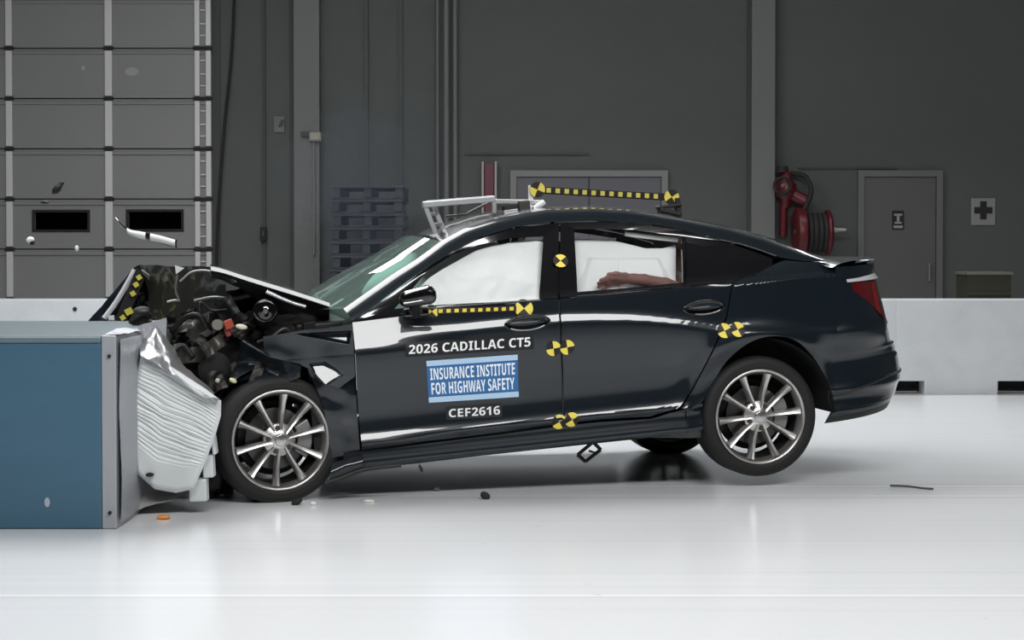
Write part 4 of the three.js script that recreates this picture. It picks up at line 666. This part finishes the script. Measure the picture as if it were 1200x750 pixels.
{ // crushed honeycomb block
  const z0 = 8.5 - 8.06, zb = z0 - 1.0;
  const t = thing('honeycomb_block', 'crushed silver honeycomb block between the barrier and the car', 'deformable barrier', [0, 0, z0]);
  const B = [[-1.884,.212],[-1.798,.135],[-1.691,.116],[-1.601,.135]], R = [[-1.601,.135],[-1.541,.272],[-1.493,.401],[-1.463,.504],[-1.461,.581]], Tt = [[-1.864,.812],[-1.753,.778],[-1.646,.709],[-1.54,.641],[-1.461,.581]], L = [[-1.884,.212],[-1.896,.345],[-1.899,.538],[-1.89,.688],[-1.864,.812]];
  const m = coonsMap(B, R, Tt, L);
  const ridge = (u, v) => { const k = (v + .05 * u) * 27 + .25 * Math.sin(u * 6) + .8 * noise.noise(u * 2, v * 6, 1), f = k - Math.floor(k), w = .35 + .65 * Math.abs(noise.noise(u * 4, Math.floor(k) * 1.37, 2)) * 2; return -.009 * Math.exp(-(((f - .5) / .13) ** 2)) * w * sstep(.2, .34, v) + .005 * noise.noise(u * 2, Math.floor(k) * 2.3, 7) * sstep(.2, .34, v) + .008 * noise.noise(u * 3, v * 4, 5); };
  obj('honeycomb_core', grid((u, v) => { const p = m(u, v), e = Math.min(1, Math.min(u, 1 - u, v, 1 - v) * 16); return [p[0], p[1], ridge(u, v) * e - .02 * (1 - e) ** 2]; }, 60, 260), M.honey, t, 'crushed honeycomb layers seen edge-on');
  const loop = []; for (const [s, rev] of [[B, 0], [R, 0], [Tt, 1], [L, 1]]) { const f = sample(s); for (let i = 0; i < 16; i++) loop.push(f(rev ? 1 - i / 16 : i / 16)); }
  const N = loop.length; obj('skin_sheet', crumple(grid((u, v) => { const p = loop[Math.round(u * N) % N]; return [p[0] - (p[0] + 1.86) * .75 * Math.min(1, v * 1.2), p[1], -.02 - .95 * v]; }, N, 20), .008, 5, 3), M.aluminium, t);
  // torn front sheet curling over the top and down to the barrier
  const A = [[-1.855,.807],[-1.799,.778],[-1.698,.714],[-1.588,.633],[-1.528,.603],[-1.452,.586]], C = [[-1.915,.929],[-1.866,.96],[-1.826,.984],[-1.73,.797],[-1.621,.664],[-1.542,.594]];
  const a = sample(A), c = sample(C);
  obj('torn_sheet', crumple(grid((u, v) => { const p = a(u), q = c(u); return [p[0] + (q[0] - p[0]) * v, p[1] + (q[1] - p[1]) * v, .04 - .28 * v + .05 * Math.sin(v * 3) * Math.sin(u * 7)]; }, 44, 20), .02, 8, 6), mat(lin(.48, .49, .5), .3, .8), t, 'torn and creased aluminium front sheet');
  obj('torn_sheet', crumple(grid((u, v) => { const k = coonsMap([[-1.977,.577],[-1.9,.663],[-1.865,.749]], [[-1.865,.749],[-1.779,.878],[-1.782,.99]], [[-1.89,.956],[-1.838,.973],[-1.782,.99]], [[-1.977,.577],[-1.934,.792],[-1.89,.956]])(u, v); return [k[0], k[1], -.1 - .12 * u]; }, 16, 24), .015, 8, 3), M.steelPale, t);
  obj('lower_sheet', crumple(grid((u, v) => { const k = coonsMap([[-1.961,-.008],[-1.83,.044],[-1.708,.07]], [[-1.708,.07],[-1.629,.097]], [[-1.925,.241],[-1.808,.14],[-1.629,.097]], [[-1.961,-.008],[-1.925,.241]])(u, v); return [k[0], k[1], -.05 - .2 * v]; }, 20, 14), .012, 8, 9), mat(lin(.42, .41, .39), .5, .3), t);
  obj('drain_hole', T(new THREE.CylinderGeometry(.013, .013, .012, 12).rotateX(Math.PI / 2).scale(1.6, .8, 1), ...[[-1.815,.212]][0], .012), M.rubber, t);
  for (const [px, w, h, q] of [[[[-1.59,.122]][0], .09, .115, .03], [[[-1.539,.243]][0], .055, .115, .06], [[[-1.511,.352]][0], .02, .1, .12]]) obj('foam_block', T(box(w, h, .07, 0, 0, 0, .008), px[0], px[1], -.1, 0, 0, q), M.honey, t);
}
// ------------------------------------------------------------------ fragments
{
  const t = thing('flying_trim', 'bent strip of bright trim flying before the overhead door', 'debris', [-2.245,1.455,-1.4]);
  const c = [-2.245,1.455,-1.4], R = l => l.map(p => [p[0] - c[0], p[1] - c[1], 0]);
  const spine = R([[-2.438,1.539],[-2.402,1.497],[-2.349,1.46],[-2.281,1.445],[-2.177,1.424],[-2.061,1.392]]), s = sample(spine, true);
  const strip = (a, b, h0, h1, dz) => grid((u, v) => { const p = s(a + (b - a) * u), h = h0 + (h1 - h0) * Math.min(1, u * 1.5); return [p[0], p[1] - h * (v - .2), dz + .012 * Math.sin(v * 3)]; }, 20, 6);
  obj('dark_backing', strip(0, 1, .012, .05, -.012), M.gloss, t); obj('bright_strip', strip(.25, .53, .03, .045, .004), M.white, t, 'white face'); obj('bright_strip', strip(.6, .98, .045, .045, .004), M.white, t, 'white face');
}
const chip = (label, D, p, s, m, k, extra) => { const t = thing('fragment', label, 'debris', p); obj('chip', T(crumple(new THREE.IcosahedronGeometry(1, 3).scale(...s), s[0] * .35, 18, k), 0, 0, 0, 0, 0, extra || 0), m, t); return t; };
{ const a = chip('white and black chip flying before the left door panel', 9.9, [-2.963,1.403,-1.4], [.022, .018, .015], M.white, 1); obj('dark_edge', T(new THREE.IcosahedronGeometry(.016, 2), .014, -.018, 0), M.rubber, a); }
chip('tiny white chip flying low in front of the overhead door', 9.9, [-2.675,1.35,-1.4], [.012, .018, .01], M.white, 2);
chip('dark slanting chip flying in front of the overhead door', 9.9, [-2.789,1.722,-1.4], [.05, .02, .015], M.plastic, 3, .8);
chip('tiny dark chip flying just above the left door vent', 9.9, [-2.873,1.631,-1.4], [.025, .01, .01], M.plastic, 4);
chip('dark sliver flying under the car sill', 8.7, [-.494,.158,-.2], [.008, .022, .008], M.plastic, 5, .4);
const lay = (label, p, s, m, k, e) => chip(label, 0, [p[0], s[1] * .9, p[1]], s, m, k, e);
lay('black rubber scrap on the floor below the front wheel', [-1.13, .06], [.03, .016, .02], M.rubber, 6, .5);
lay('white chip on the floor beside the front wheel', [-1.04, .08], [.016, .01, .012], M.white, 7);
lay('black scrap lying alone on the floor in front of the car door', [-.145, -.13], [.026, .02, .018], M.rubber, 8, -.5);
lay('orange lens fragment on the floor before the honeycomb block', [-1.73, .52], [.036, .01, .02], M.orange, 9);
lay('pale flake on the floor left of the door line', [-.76, -.02], [.03, .006, .02], mat(lin(.85, .8, .7), .6), 10);
lay('grey pebble of debris in the shadow under the sill', [-.42, -.42], [.016, .013, .014], M.column, 11);
tag(obj('wire_scrap', tube([[2.13, .012, -.55], [2.22, .012, -.52], [2.3, .012, -.44], [2.34, .012, -.42]], .006, 16, 6), M.wallDark), 'thin curved piece of dark wire on the floor behind the car', 'wire');

{ // thin grey-blue smoke hanging behind the nose of the car
  const puffs = []; for (let i = 0; i < 16; i++) { const g = crumple(new THREE.IcosahedronGeometry(1, 10).scale(rr(.25, .55), rr(.35, .75), rr(.3, .7)), .12, 1.6, i); puffs.push(T(g, -1.5 + rr(-.3, .6), 1.6 + rr(-.5, .6), -6.2 + rr(-.9, .6))); }
  const s = obj('smoke', puffs, mat(lin(.085, .1, .125), 1, 0, { transparent: true, opacity: .024, specularIntensity: 0 })); s.userData = { kind: 'stuff', label: 'thin bluish smoke drifting before the stack of pallets', category: 'smoke' };
}
renderer.render(scene, camera);
